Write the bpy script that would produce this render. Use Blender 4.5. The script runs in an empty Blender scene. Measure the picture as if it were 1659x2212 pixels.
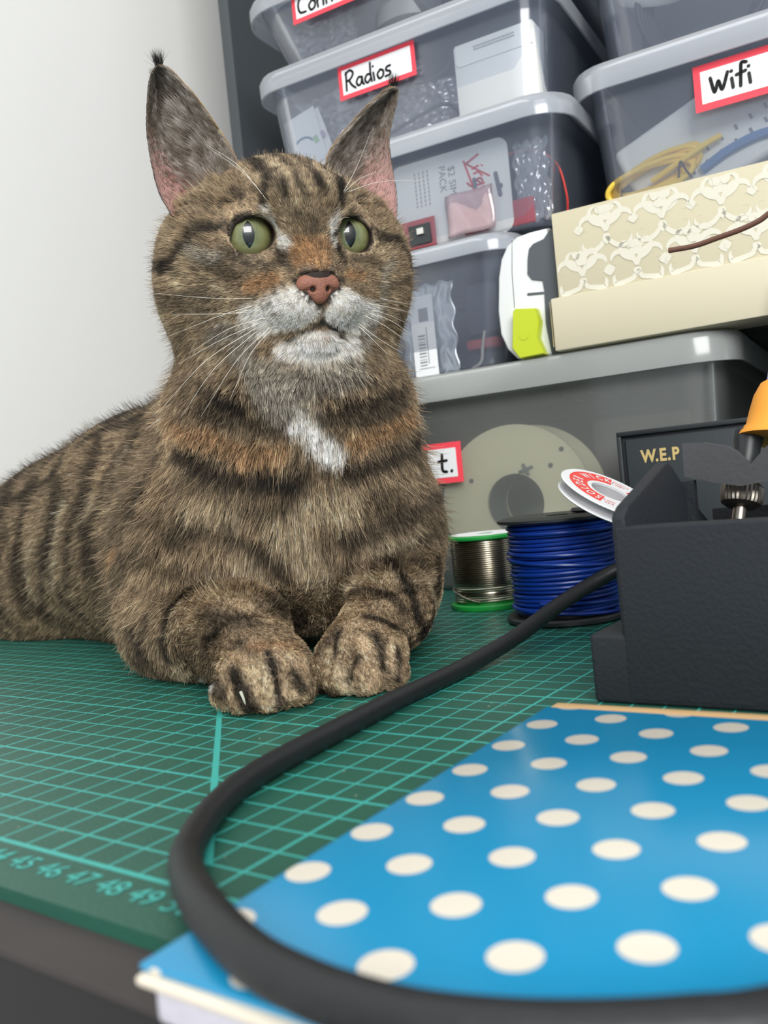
import bpy, bmesh, math, random
import numpy as np
from mathutils import Vector, Matrix

S = 0.01                      # everything below is laid out in centimetres
scene = bpy.context.scene
COL = scene.collection
PI = math.pi

# ------------------------------------------------------------------ camera
cam_d = bpy.data.cameras.new('camera')
cam = bpy.data.objects.new('camera', cam_d)
COL.objects.link(cam)
cam_d.sensor_fit = 'HORIZONTAL'
cam_d.sensor_width = 24.0
cam_d.lens = 1917.82 / 1659 * 24.0
CR = np.array([[0.810807981485667, 0.576947840728969, -0.09859820605399458],
               [-0.06556419334079117, -0.0778684932676601, -0.9948054253502829],
               [-0.5816285358460819, 0.8130606907439113, -0.025309276070414333]])
CP = np.array([62.96449117, -11.14770201, 7.26747846])
cam.matrix_world = Matrix(((CR[0][0], -CR[1][0], -CR[2][0], CP[0]*S),
                           (CR[0][1], -CR[1][1], -CR[2][1], CP[1]*S),
                           (CR[0][2], -CR[1][2], -CR[2][2], CP[2]*S), (0, 0, 0, 1)))
cam_d.clip_start = 0.01
cam_d.clip_end = 50
cam_d.dof.use_dof = True
cam_d.dof.focus_distance = 0.37
cam_d.dof.aperture_fstop = 15.0
scene.camera = cam

# ------------------------------------------------------------------ light
world = bpy.data.worlds.new('world'); scene.world = world
world.use_nodes = True
bg = world.node_tree.nodes['Background']
bg.inputs[0].default_value = (0.88, 0.94, 1.0, 1)
bg.inputs[1].default_value = 0.55

def area(name, loc, target, sx, sy, power, col):
    d = bpy.data.lights.new(name, 'AREA'); d.shape = 'RECTANGLE'
    d.size = sx; d.size_y = sy; d.energy = power; d.color = col
    o = bpy.data.objects.new(name, d); COL.objects.link(o)
    o.location = loc
    o.rotation_euler = (Vector(target) - Vector(loc)).to_track_quat('-Z', 'Y').to_euler()
    return o
area('window_light', (2.0, -1.5, 1.15), (0.3, 0.2, 0.1), 1.4, 1.1, 70, (1.0, 0.985, 0.96))
area('ceiling_bounce', (0.5, 0.0, 1.9), (0.4, 0.1, 0), 1.6, 1.6, 12, (1.0, 0.97, 0.93))

scene.view_settings.view_transform = 'Standard'
scene.view_settings.look = 'None'
scene.view_settings.exposure = 0.0
scene.view_settings.gamma = 1.0
scene.view_settings.use_curve_mapping = False
scene.cycles.transparent_max_bounces = 40
scene.cycles.max_bounces = 10

# ------------------------------------------------------------------ materials
def srgb(r, g, b):
    f = lambda c: (c/255/12.92) if c/255 <= 0.04045 else ((c/255+0.055)/1.055)**2.4
    return (f(r), f(g), f(b), 1)

def mat(name, col, rough=0.5, metal=0.0, spec=0.5, bump=0.0, bscale=200, vary=0.0, vscale=30, coat=0.0, detail=3):
    m = bpy.data.materials.new(name); m.use_nodes = True
    nt = m.node_tree; p = nt.nodes['Principled BSDF']
    p.inputs['Base Color'].default_value = col
    p.inputs['Roughness'].default_value = rough
    p.inputs['Metallic'].default_value = metal
    p.inputs['Specular IOR Level'].default_value = spec
    p.inputs['Coat Weight'].default_value = coat
    tc = nt.nodes.new('ShaderNodeTexCoord')
    if vary:
        n = nt.nodes.new('ShaderNodeTexNoise'); n.inputs['Scale'].default_value = vscale; n.inputs['Detail'].default_value = 4
        nt.links.new(tc.outputs['Object'], n.inputs['Vector'])
        r = nt.nodes.new('ShaderNodeMapRange'); r.inputs[3].default_value = 1-vary; r.inputs[4].default_value = 1+vary
        nt.links.new(n.outputs[0], r.inputs[0])
        mx = nt.nodes.new('ShaderNodeVectorMath'); mx.operation = 'SCALE'; mx.inputs[0].default_value = col[:3]
        nt.links.new(r.outputs[0], mx.inputs['Scale'])
        nt.links.new(mx.outputs[0], p.inputs['Base Color'])
    if bump:
        n = nt.nodes.new('ShaderNodeTexNoise'); n.inputs['Scale'].default_value = bscale; n.inputs['Detail'].default_value = detail
        nt.links.new(tc.outputs['Object'], n.inputs['Vector'])
        b = nt.nodes.new('ShaderNodeBump'); b.inputs['Strength'].default_value = bump; b.inputs['Distance'].default_value = 0.001
        nt.links.new(n.outputs[0], b.inputs['Height']); nt.links.new(b.outputs[0], p.inputs['Normal'])
    return m

def plastic_clear(name, tint, clear, hazecol, gloss=0.12, rough=0.15):
    """milky see-through plastic: part straight through, part scattered, thin shine"""
    m = bpy.data.materials.new(name); m.use_nodes = True
    nt = m.node_tree; nt.nodes.clear(); L = nt.links.new
    out = nt.nodes.new('ShaderNodeOutputMaterial')
    tr = nt.nodes.new('ShaderNodeBsdfTransparent'); tr.inputs[0].default_value = tint
    df = nt.nodes.new('ShaderNodeBsdfDiffuse'); df.inputs[0].default_value = hazecol
    tl = nt.nodes.new('ShaderNodeBsdfTranslucent'); tl.inputs[0].default_value = hazecol
    a = nt.nodes.new('ShaderNodeMixShader'); a.inputs[0].default_value = 0.4; L(df.outputs[0], a.inputs[1]); L(tl.outputs[0], a.inputs[2])
    b = nt.nodes.new('ShaderNodeMixShader'); b.inputs[0].default_value = clear; L(a.outputs[0], b.inputs[1]); L(tr.outputs[0], b.inputs[2])
    g = nt.nodes.new('ShaderNodeBsdfGlossy'); g.inputs['Roughness'].default_value = rough
    fr = nt.nodes.new('ShaderNodeFresnel'); fr.inputs[0].default_value = 1.45
    mm = nt.nodes.new('ShaderNodeMath'); mm.operation = 'MULTIPLY_ADD'; mm.inputs[1].default_value = 0.8; mm.inputs[2].default_value = gloss*0.2
    L(fr.outputs[0], mm.inputs[0])
    c = nt.nodes.new('ShaderNodeMixShader'); L(mm.outputs[0], c.inputs[0]); L(b.outputs[0], c.inputs[1]); L(g.outputs[0], c.inputs[2])
    L(c.outputs[0], out.inputs[0])
    return m

# ------------------------------------------------------------------ mesh helpers (cm)
PH = math.radians(6)
U = Vector((math.cos(PH), math.sin(PH), 0)); V = Vector((-math.sin(PH), math.cos(PH), 0))
def W(t, v, z):               # shelf frame: t along the bin fronts, v away from the viewer
    q = U*t + V*v; return Vector((q.x, q.y, z))
SH = Matrix(((U.x, V.x, 0, 0), (U.y, V.y, 0, 0), (0, 0, 1, 0), (0, 0, 0, 1)))

def finish(name, bm, m, parent=None, smooth=True, angle=35):
    bmesh.ops.recalc_face_normals(bm, faces=bm.faces[:])
    me = bpy.data.meshes.new(name)
    bm.to_mesh(me); bm.free()
    return link(name, me, m, parent, smooth, angle)

def link(name, me, m, parent=None, smooth=True, angle=35):
    n = len(me.vertices)
    co = np.empty(n*3); me.vertices.foreach_get('co', co); co = co.reshape(-1, 3)*S
    o = bpy.data.objects.new(name, me); COL.objects.link(o)
    if parent is not None:
        org = np.array(world_loc(parent))
        o.parent = parent
    else:
        org = np.array([(co[:, 0].min()+co[:, 0].max())/2, (co[:, 1].min()+co[:, 1].max())/2, co[:, 2].min()])
        o.location = org
    me.vertices.foreach_set('co', (co-org).ravel()); me.update()
    for mm in (m if isinstance(m, (list, tuple)) else [m]): me.materials.append(mm)
    if smooth:
        me.polygons.foreach_set('use_smooth', [True]*len(me.polygons))
        try: me.set_sharp_from_angle(angle=math.radians(angle))
        except Exception: pass
    return o

def world_loc(o):
    p = Vector(o.location)
    while o.parent is not None:
        o = o.parent; p = p + Vector(o.location)
    return p

def thing(name, label, cat, loc, group=None):
    o = bpy.data.objects.new(name, None); COL.objects.link(o)
    o.empty_display_size = 0.02
    o.location = Vector(loc)*S
    return tag(o, label, cat, group)

def tag(o, label, cat, group=None):
    o['label'] = label; o['category'] = cat
    if group: o['group'] = group
    return o
def struct(o): o['kind'] = 'structure'; return o

def NB(): return bmesh.new()

def box(bm, x0, x1, y0, y1, z0, z1, M=None, bev=0.0, seg=2):
    r = bmesh.ops.create_cube(bm, size=1.0)
    vs = r['verts']
    for v in vs:
        v.co = Vector(((x0+x1)/2+v.co.x*(x1-x0), (y0+y1)/2+v.co.y*(y1-y0), (z0+z1)/2+v.co.z*(z1-z0)))
    if bev:
        es = list({e for v in vs for e in v.link_edges})
        rr = bmesh.ops.bevel(bm, geom=es, offset=bev, segments=seg, profile=0.5, affect='EDGES')
        vs = list({v for f in rr['faces'] for v in f.verts} | {v for v in vs if v.is_valid})
    if M is not None:
        for v in vs: v.co = M @ v.co
    return vs

def loft(bm, loops, cap0=True, cap1=True, closed=True, ring=False):
    L = [[bm.verts.new(p) for p in lp] for lp in loops]
    n = len(L[0])
    pairs = list(zip(L, L[1:])) + ([(L[-1], L[0])] if ring else [])
    for a, b in pairs:
        for i in range(n if closed else n-1):
            j = (i+1) % n
            bm.faces.new((a[i], a[j], b[j], b[i]))
    if cap0 and not ring: bm.faces.new(L[0][::-1])
    if cap1 and not ring: bm.faces.new(L[-1])
    return L

def frames(pts, up=Vector((0, 0, 1))):
    P = [Vector(p) for p in pts]; out = []; n0 = None
    for i, p in enumerate(P):
        t = (P[min(i+1, len(P)-1)]-P[max(i-1, 0)]).normalized()
        if n0 is None:
            n0 = up.cross(t)
            if n0.length < 1e-3: n0 = Vector((1, 0, 0)).cross(t)
        n0 = (n0 - t*n0.dot(t)).normalized()
        out.append((p, t, n0, t.cross(n0)))
    return out

def tube(bm, pts, r, n=10, cap=True):
    fr = frames(pts); loops = []
    for i, (p, t, a, b) in enumerate(fr):
        rr = r[i] if isinstance(r, (list, tuple)) else r
        loops.append([p + (a*math.cos(2*PI*k/n)+b*math.sin(2*PI*k/n))*rr for k in range(n)])
    return loft(bm, loops, cap, cap)

def spline(pts, k=8):
    P = [np.array(p, float) for p in pts]; P = [2*P[0]-P[1]]+P+[2*P[-1]-P[-2]]; out = []
    for i in range(1, len(P)-2):
        for s in range(k):
            t = s/k; a, b, c, d = P[i-1:i+3]
            out.append(0.5*((2*b)+(-a+c)*t+(2*a-5*b+4*c-d)*t*t+(-a+3*b-3*c+d)*t**3))
    out.append(P[-2]); return out

def lathe(bm, prof, c, axis=Vector((0, 0, 1)), n=48, closed=False):
    """prof: list of (radius, height) from bottom to top"""
    axis = axis.normalized(); q = axis.to_track_quat('Z', 'X').to_matrix()
    loops = [[Vector(c) + q @ Vector((r*math.cos(2*PI*k/n), r*math.sin(2*PI*k/n), h)) for k in range(n)] for r, h in prof]
    return loft(bm, loops, not closed, not closed, ring=closed)

def rrect(x0, x1, y0, y1, r, n=6):
    out = []
    for cx, cy, a0 in ((x1-r, y1-r, 0), (x0+r, y1-r, 90), (x0+r, y0+r, 180), (x1-r, y0+r, 270)):
        for k in range(n+1):
            a = math.radians(a0+90*k/n); out.append((cx+r*math.cos(a), cy+r*math.sin(a)))
    return out

def ribbon(bm, line, o, eu, ev, en, w, off):
    """one printed brush stroke: a flat strip that swells and tapers"""
    P = spline([(a, b, 0) for a, b in line], 4); n = len(P); L, R_ = [], []
    for i, p in enumerate(P):
        d = P[min(i+1, n-1)]-P[max(i-1, 0)]; l = math.hypot(d[0], d[1]) or 1; nx, ny = -d[1]/l, d[0]/l
        ww = w/2*(math.sin(PI*min(i/(n-1)*1.15+.12, 1))**.6+.05)
        L.append(Vector(o)+Vector(eu)*(p[0]+nx*ww)+Vector(ev)*(p[1]+ny*ww)+Vector(en)*off); R_.append(Vector(o)+Vector(eu)*(p[0]-nx*ww)+Vector(ev)*(p[1]-ny*ww)+Vector(en)*off)
    a = [bm.verts.new(q) for q in L]; b = [bm.verts.new(q) for q in R_]
    for i in range(n-1): bm.faces.new((a[i], a[i+1], b[i+1], b[i]))

def plate(bm, poly, o, eu, ev, en, th):
    """flat polygon (list of 2-D points) in the plane o + a*eu + b*ev, extruded along en by th"""
    A = [Vector(o)+Vector(eu)*a+Vector(ev)*b for a, b in poly]
    loft(bm, [A, [p+Vector(en)*th for p in A]])

def strokes(bm, lines, o, eu, ev, en, w, th=0.02):
    """marker-pen writing: flat ribbons with round ends lying on a surface"""
    for ln in lines:
        P = spline([(a, b, 0) for a, b in ln], 5) if len(ln) > 2 else [np.array((a, b, 0.)) for a, b in ln]
        for i in range(len(P)-1):
            a, b = P[i], P[i+1]; d = b-a; L = np.hypot(d[0], d[1])
            if L < 1e-6: continue
            d = d/L*w/2; nn = np.array([-d[1], d[0], 0]); poly = []
            for s in range(5):
                an = PI/2-PI*s/4; poly.append(tuple((b+d*math.cos(an)+nn*math.sin(an))[:2]))
            for s in range(5):
                an = -PI/2-PI*s/4; poly.append(tuple((a+d*math.cos(an)+nn*math.sin(an))[:2]))
            plate(bm, poly, o, eu, ev, en, th)

_fc = {}
def text_bm(s, size, M, bold=0.0, th=0.0):
    cu = bpy.data.curves.new('t', 'FONT'); cu.body = s; cu.size = size; cu.offset = bold; cu.resolution_u = 4
    cu.align_x = 'CENTER'; cu.align_y = 'CENTER'; cu.extrude = th
    o = bpy.data.objects.new('t', cu); COL.objects.link(o)
    dg = bpy.context.evaluated_depsgraph_get(); dg.update()
    me = bpy.data.meshes.new_from_object(o.evaluated_get(dg))
    bpy.data.objects.remove(o); bpy.data.curves.remove(cu)
    me.transform(M); return me
def add_text(bm, s, size, M, bold=0.0, th=0.0):
    me = text_bm(s, size, M, bold, th); bm.from_mesh(me); bpy.data.meshes.remove(me)
def basis(o, eu, ev):
    eu = Vector(eu).normalized(); ev = Vector(ev).normalized(); en = eu.cross(ev)
    return Matrix(((eu.x, ev.x, en.x, o[0]), (eu.y, ev.y, en.y, o[1]), (eu.z, ev.z, en.z, o[2]), (0, 0, 0, 1)))
# ================================================================== the setting
M_wall = mat('white_wall_paint', srgb(238, 238, 235), 0.9, bump=0.1, bscale=60)
M_floor = mat('dark_floor', srgb(40, 38, 38), 0.8, vary=0.2)
M_black = mat('black_melamine', srgb(26, 29, 33), 0.5, bump=0.05)
M_panel = mat('charcoal_laminate', srgb(66, 71, 75), 0.55, bump=0.05)
M_desk = mat('dark_desk_laminate', srgb(52, 47, 46), 0.6, vary=0.25, vscale=40)
M_deskb = mat('black_desk_edge', srgb(20, 20, 21), 0.6)

bm = NB(); box(bm, -8, -3, -120, 110, -75, 170); struct(finish('wall_left', bm, M_wall, smooth=False))
bm = NB(); box(bm, -8, 160, 110, 114, -75, 170); struct(finish('wall_back', bm, M_wall, smooth=False))
bm = NB(); box(bm, -8, 160, -120, 114, -79, -75); struct(finish('floor', bm, M_floor, smooth=False))

# desk: top slab with a black apron
desk = thing('desk', 'dark laminate desk top with a black front edge under the green mat', 'desk', (60, 30, -75))
bm = NB(); box(bm, -2.9, 118, -2.72, 82, -0.48, -0.3, bev=0.05); finish('desk_top', bm, M_desk, desk)
bm = NB(); box(bm, -2.9, 118, -2.68, 82, -3.2, -0.485, bev=.1); finish('front_edge', bm, M_deskb, desk)
bm = NB(); box(bm, -2.9, 118, -2.5, 82, -12, -3.21); finish('apron', bm, M_deskb, desk)
for lx, ly in ((0, 0), (112, 0), (0, 77), (112, 77)):
    bm = NB(); box(bm, lx, lx+4, ly, ly+4, -75, -12.01); finish('leg', bm, M_deskb, desk)

# black shelving unit in the corner behind the bins
unit = thing('black_shelving_unit', 'tall black open shelving unit behind the storage bins, grey front edge', 'shelf', W(50, 60, -0.3))
def sbox(bm, *a, **k): return box(bm, *a, M=SH, **k)
bm = NB(); sbox(bm, 15.2, 16.25, 44.0, 78, -0.3, 84, bev=0.05); finish('side_panel', bm, M_panel, unit)
bm = NB(); sbox(bm, 93, 94.05, 44.0, 78, -0.3, 84, bev=0.05); finish('side_panel', bm, M_panel, unit)
bm = NB(); sbox(bm, 16.26, 92.99, 77, 78, -0.3, 84); finish('back_panel', bm, M_black, unit)
bm = NB(); sbox(bm, 16.26, 92.99, 44.3, 76.99, 82.5, 84); finish('top_shelf', bm, M_black, unit)

# ================================================================== cutting mat
def mat_grid():
    m = bpy.data.materials.new('green_cutting_mat_vinyl'); m.use_nodes = True
    nt = m.node_tree; p = nt.nodes['Principled BSDF']; N = nt.nodes.new; L = nt.links.new
    tc = N('ShaderNodeTexCoord'); sp = N('ShaderNodeSeparateXYZ'); L(tc.outputs['Object'], sp.inputs[0])
    def M(op, a, b=None, c=None):
        n = N('ShaderNodeMath'); n.operation = op
        for i, v in enumerate((a, b, c)):
            if v is None: continue
            if isinstance(v, (int, float)): n.inputs[i].default_value = v
            else: L(v, n.inputs[i])
        return n.outputs[0]
    X = M('MULTIPLY', sp.outputs[0], 100); Y = M('MULTIPLY', sp.outputs[1], 100)
    def line(c, period, w):              # anti-aliased line at every multiple of the period
        f = M('ABSOLUTE', M('SUBTRACT', M('FRACT', M('ADD', M('DIVIDE', c, period), 0.5)), 0.5))
        return M('LESS_THAN', M('MULTIPLY', f, period), w)
    thin = M('MAXIMUM', line(X, 1, 0.030), line(Y, 1, 0.036))
    five = M('MAXIMUM', line(X, 5, 0.045), line(Y, 5, 0.055))
    border = M('LESS_THAN', M('ABSOLUTE', Y), 0.075)
    inside = M('MULTIPLY', M('GREATER_THAN', Y, -0.07), M('MULTIPLY', M('GREATER_THAN', X, -0.07), M('MULTIPLY', M('LESS_THAN', X, 85.07), M('LESS_THAN', Y, 40.07))))
    diag = M('MULTIPLY', M('LESS_THAN', M('ABSOLUTE', M('SUBTRACT', M('ADD', X, Y), 50)), 0.13), M('GREATER_THAN', Y, 0.95))
    # short ruler ticks are not legible; grid, five-centimetre lines, border and the 45 degree guide are
    a = M('MAXIMUM', M('MAXIMUM', thin, five), M('MAXIMUM', border, diag))
    a = M('MULTIPLY', a, inside)
    nz = N('ShaderNodeTexNoise'); nz.inputs['Scale'].default_value = 14; nz.inputs['Detail'].default_value = 6; L(tc.outputs['Object'], nz.inputs['Vector'])
    nf = N('ShaderNodeTexNoise'); nf.inputs['Scale'].default_value = 900; nf.inputs['Detail'].default_value = 2; L(tc.outputs['Object'], nf.inputs['Vector'])
    base = N('ShaderNodeMix'); base.data_type = 'RGBA'; base.inputs[6].default_value = srgb(28, 80, 67); base.inputs[7].default_value = srgb(42, 97, 80)
    L(nz.outputs[0], base.inputs[0])
    mx = N('ShaderNodeMix'); mx.data_type = 'RGBA'; L(base.outputs[2], mx.inputs[6]); mx.inputs[7].default_value = srgb(64, 176, 166)
    L(M('MULTIPLY', a, 0.92), mx.inputs[0]); L(mx.outputs[2], p.inputs['Base Color'])
    p.inputs['Roughness'].default_value = 0.42
    b = N('ShaderNodeBump'); b.inputs['Strength'].default_value = 0.35; b.inputs['Distance'].default_value = 0.0004
    L(nf.outputs[0], b.inputs['Height']); L(b.outputs[0], p.inputs['Normal'])
    return m
matt = thing('cutting_mat', 'green self-healing cutting mat with turquoise grid under the cat', 'cutting mat', (0, 0, -0.3))
bm = NB(); loops = [[Vector((x, y, z)) for x, y in rrect(-1.6, 88, -1.55, 42.5, 1.2)] for z in (-0.3, 0.0)]
loft(bm, loops); finish('mat_sheet', bm, mat_grid(), matt)
M_print = mat('turquoise_print', srgb(70, 178, 168), 0.5)
bm = NB()
for n_ in range(43, 51):
    add_text(bm, str(n_), 0.78, Matrix.Translation((n_-0.03, -0.62, 0.012)))
finish('printed_number', bm, M_print, matt, smooth=False)

# specks of dirt on the mat stay one by one too small to count: a single scatter
rnd = random.Random(3)
bm = NB()
for k in range(26):
    x, y = rnd.uniform(28, 52), rnd.uniform(0, 14)
    box(bm, x, x+rnd.uniform(.02, .06), y, y+rnd.uniform(.02, .05), 0.002, 0.012)
o = finish('dust_speck', bm, mat('pale_dust', srgb(150, 160, 140), 0.9), smooth=False)
tag(o, 'tiny pale dust specks scattered on the green cutting mat', 'dust'); o['kind'] = 'stuff'

# ================================================================== polka dot book
def mat_dots():
    m = bpy.data.materials.new('blue_polka_dot_cover'); m.use_nodes = True
    nt = m.node_tree; p = nt.nodes['Principled BSDF']; N = nt.nodes.new; L = nt.links.new
    tc = N('ShaderNodeTexCoord'); sp = N('ShaderNodeSeparateXYZ'); L(tc.outputs['Object'], sp.inputs[0])
    def M(op, a, b=None):
        n = N('ShaderNodeMath'); n.operation = op
        for i, v in enumerate((a, b)):
            if v is None: continue
            if isinstance(v, (int, float)): n.inputs[i].default_value = v
            else: L(v, n.inputs[i])
        return n.outputs[0]
    X = M('MULTIPLY', sp.outputs[0], 100); Y = M('MULTIPLY', sp.outputs[1], 100)
    res = None
    for ox, oy in ((0, 0), (DX/2, DY/2)):
        fx = M('MULTIPLY', M('SUBTRACT', M('FRACT', M('ADD', M('DIVIDE', M('SUBTRACT', X, D0[0]+ox), DX), 0.5)), 0.5), DX)
        fy = M('MULTIPLY', M('SUBTRACT', M('FRACT', M('ADD', M('DIVIDE', M('SUBTRACT', Y, D0[1]+oy), DY), 0.5)), 0.5), DY)
        d = M('SQRT', M('ADD', M('MULTIPLY', fx, fx), M('MULTIPLY', fy, fy)))
        r = M('LESS_THAN', d, DR)
        res = r if res is None else M('MAXIMUM', res, r)
    mx = N('ShaderNodeMix'); mx.data_type = 'RGBA'; mx.inputs[6].default_value = srgb(22, 142, 190); mx.inputs[7].default_value = srgb(226, 219, 204)
    L(res, mx.inputs[0]); L(mx.outputs[2], p.inputs['Base Color'])
    p.inputs['Roughness'].default_value = 0.22
    return m
BZ = 1.0
DX, DY, DR = 2.9, 1.82, 0.385
D0 = (52.85+0.0, 8.88)
BK = Matrix.Translation((52.55, -3.35, 0)) @ Matrix.Rotation(math.radians(1.2), 4, 'Z') @ Matrix.Translation((-52.55, 3.35, 0))
book = thing('polka_dot_book', 'blue hardcover book with cream polka dots lying at the front of the mat', 'book', (0, 0, 0))
def bbox(name, m, *a, bev=0.05, **k):
    bm = NB(); box(bm, *a, M=BK, bev=bev, **k); return finish(name, bm, m, book)
cover = mat_dots()
M_cream = mat('cream_card', srgb(232, 222, 204), 0.7)
bbox('front_cover', cover, 52.5, 67.4, -3.5, 10.5, BZ-0.12, BZ, bev=0.05)
bbox('cover_board', M_cream, 52.53, 67.3, -3.62, 10.42, BZ-0.27, BZ-0.125, bev=0.06)
M_pages = mat('page_edges', srgb(205, 203, 214), 0.8, bump=0.5, bscale=300)
bbox('page_block', M_pages, 52.75, 67.1, -3.5, 10.3, 0.03+.15, BZ-0.28, bev=0.12, seg=4)
M_kraft = mat('kraft_board', srgb(196, 160, 112), 0.85, vary=0.1, vscale=80)
bbox('back_cover', M_kraft, 52.9, 67.4, -3.1, 10.95, 0.02, 0.17, bev=0.03)
bbox('spine_strip', M_kraft, 52.6, 67.2, 10.5, 11.0, 0.18, BZ-0.01, bev=0.05)
# ================================================================== storage bins
M_bin = plastic_clear('milky_clear_plastic', (0.97, 0.98, 0.99, 1), 0.855, srgb(196, 208, 232))
M_lid = plastic_clear('frosted_lid_plastic', (0.92, 0.94, 0.97, 1), 0.55, srgb(232, 237, 244))
M_tub = plastic_clear('cloudy_tub_plastic', (0.97, 0.98, 0.97, 1), 0.82, srgb(208, 213, 211))
M_tublid = plastic_clear('cloudy_tub_lid', (0.9, 0.92, 0.91, 1), 0.52, srgb(225, 229, 227))
M_red = mat('red_label_border', srgb(246, 72, 88), 0.6)
M_white = mat('white_paper', srgb(236, 238, 240), 0.7)
M_ink = mat('black_marker_ink', srgb(22, 22, 24), 0.5)
EU, EV3 = U, Vector((0, 0, 1))

def shell(bm, x0, x1, y0, y1, z0, z1, taper, r, th):
    t = taper
    def lp(i, z, g): return [Vector((x, y, z)) for x, y in rrect(x0+i+g, x1-i-g, y0+i+g, y1-i-g, max(r-g, .2), 5)]
    L = [lp(t, z0+.35, .35), lp(t, z0+.1, .1)] if False else [lp(t, z0, .4), lp(t, z0+.35, .0), lp(t*.5, (z0+z1)/2, 0), lp(0, z1, 0), lp(0, z1, th), lp(t, z0+th, .4)]
    loft(bm, L)
    for v in bm.verts: pass

def make_bin(name, label, cat, t0, t1, v0, v1, z0, z1, taper=.8, lid=True, lidh=1.25, lip=.75, mb=None, ml=None, group=None, r=2.0, clip=()):
    o = thing(name, label, cat, W((t0+t1)/2, (v0+v1)/2, z0), group)
    bm = NB(); shell(bm, t0, t1, v0, v1, z0, z1-.02, taper, r, .12); bm.transform(SH); finish('bin_body', bm, mb or M_bin, o)
    if lid:
        bm = NB()
        def lp(g, z): return [Vector((x, y, z)) for x, y in rrect(t0-g, t1+g, v0-g, v1+g, r+g*.6, 6)]
        zt = z1+.25
        L = [lp(lip, zt-lidh), lp(lip+.05, zt-.45), lp(lip-.1, zt-.12), lp(lip-.4, zt), lp(-.6, zt), lp(-.9, zt-.3), lp(-.9, zt-.42), lp(-.5, zt-.2+.05), lp(lip-.42, zt-.14), lp(lip-.16, zt-.5), lp(lip-.14, zt-lidh)]
        loft(bm, L, cap0=False, cap1=False, ring=False)
        bm.faces.ensure_lookup_table()
        # close the recessed panel (top side and under side) and the skirt edge
        n = len(L[0]); vs = list(bm.verts)
        rows = [vs[i*n:(i+1)*n] for i in range(len(L))]
        bm.verts.ensure_lookup_table()
        for i in range(n):
            j = (i+1) % n; bm.faces.new((rows[-1][i], rows[-1][j], rows[0][j], rows[0][i]))
        bm.faces.new(rows[5])
        bm.transform(SH); finish('bin_lid', bm, ml or M_lid, o)
    for cx in clip:
        bm = NB(); sbox(bm, cx, cx+.9, v0-.9, v0-.05, z1-2.2, z1-.9, bev=.12); finish('clip', bm, ml or M_lid, o)
    return o

def label_on(parent, t0, t1, z0, z1, v, lines, skew=0.0, bw=.38, pen=.17):
    """white paper label with a red border, written by hand; lies on the bin front at depth v"""
    def o3(dv): return W(0, v-dv, 0)
    en = -V
    dz = Vector((0, 0, 1)); eu = (U + dz*skew).normalized()
    org = W(t0, v-.03, z0); w, h = (t1-t0), (z1-z0)
    bm = NB(); plate(bm, [(0, 0), (w, 0), (w, h), (0, h)], org, eu, dz, en, .02); lab = finish('label', bm, M_red, parent, smooth=False)
    lab['label'] = 'white handwritten label with a red border'
    bm = NB(); plate(bm, [(bw, bw), (w-bw, bw), (w-bw, h-bw), (bw, h-bw)], org+en*.025, eu, dz, en, .015)
    o = finish('paper', bm, M_white, lab, smooth=False)
    if lines:
        bm = NB(); strokes(bm, lines, org+en*.045, eu, dz, en, pen, .012); finish('handwriting', bm, M_ink, lab, smooth=False)
    return lab

# handwritten letters: polylines in letter units, x right, y up, 1 = x-height
HW = {
 'R': [[(0, 0), (.08, 1.7)], [(.0, 1.55), (.5, 1.8), (.85, 1.45), (.55, 1.0), (.1, .85)], [(.35, .9), (.6, .4), (1.0, .0)]],
 'a': [[(.62, .8), (.25, .85), (.0, .45), (.2, .1), (.5, .25), (.65, .75)], [(.65, .8), (.66, .3), (.8, .05)]],
 'd': [[(.62, .75), (.25, .8), (.0, .4), (.25, .05), (.6, .35)], [(.68, 1.8), (.64, .8), (.72, .05)]],
 'i': [[(0, .8), (.05, .05)], [(.0, 1.35), (.02, 1.38)]],
 'o': [[(.35, .85), (.02, .5), (.2, .05), (.6, .2), (.65, .65), (.35, .85)]],
 's': [[(.6, .9), (.2, .85), (.15, .55), (.5, .4), (.5, .1), (.0, .05)]],
 'W': [[(0, 1.3), (.25, .1), (.6, .9), (.85, .15), (1.35, 1.4)]],
 'f': [[(.75, 1.75), (.4, 1.8), (.3, 1.2), (.2, .0)], [(-.05, .95), (.65, 1.1)]],
 'C': [[(.85, 1.7), (.4, 1.6), (.0, .9), (.15, .2), (.75, .1)]],
 'n': [[(0, .85), (.05, .05)], [(.05, .6), (.35, .85), (.6, .7), (.62, .05)]],
 'e': [[(.0, .45), (.6, .55), (.5, .85), (.15, .8), (.0, .35), (.3, .05), (.65, .15)]],
 't': [[(.3, 1.6), (.25, .3), (.6, .05)], [(0, 1.0), (.65, 1.05)]],
}
def write(word, x, y, s, adv=1.0, slope=0.0):
    out = []
    wd = {'i': .4, 'R': 1.15, 'W': 1.55, 'f': .85, 'C': 1.05, 'd': .95, 'a': .95}
    for ch in word:
        for ln in HW.get(ch, []):
            out.append([(x+a*s, y+b*s+(x+a*s)*slope) for a, b in ln])
        x += wd.get(ch, .85)*s*adv
    return out

# ---- large tub standing on the mat with the big lid everything rests on
tub = make_bin('storage_tub', 'large cloudy plastic tub with a wide lid standing on the back of the mat', 'storage bin', 12.0, 53.8, 36.0, 70, 0.0, 14.2,
               taper=.35, lidh=1.8, lip=1.05, mb=M_tub, ml=M_tublid, r=2.2)
label_on(tub, 31.2, 37.35, 7.27, 9.95, 35.85, [[(4.75, 1.9), (4.7, .9), (5.0, .75)], [(4.45, 1.45), (5.05, 1.5)], [(5.35, .75), (5.38, .8)]], pen=.2)

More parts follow.
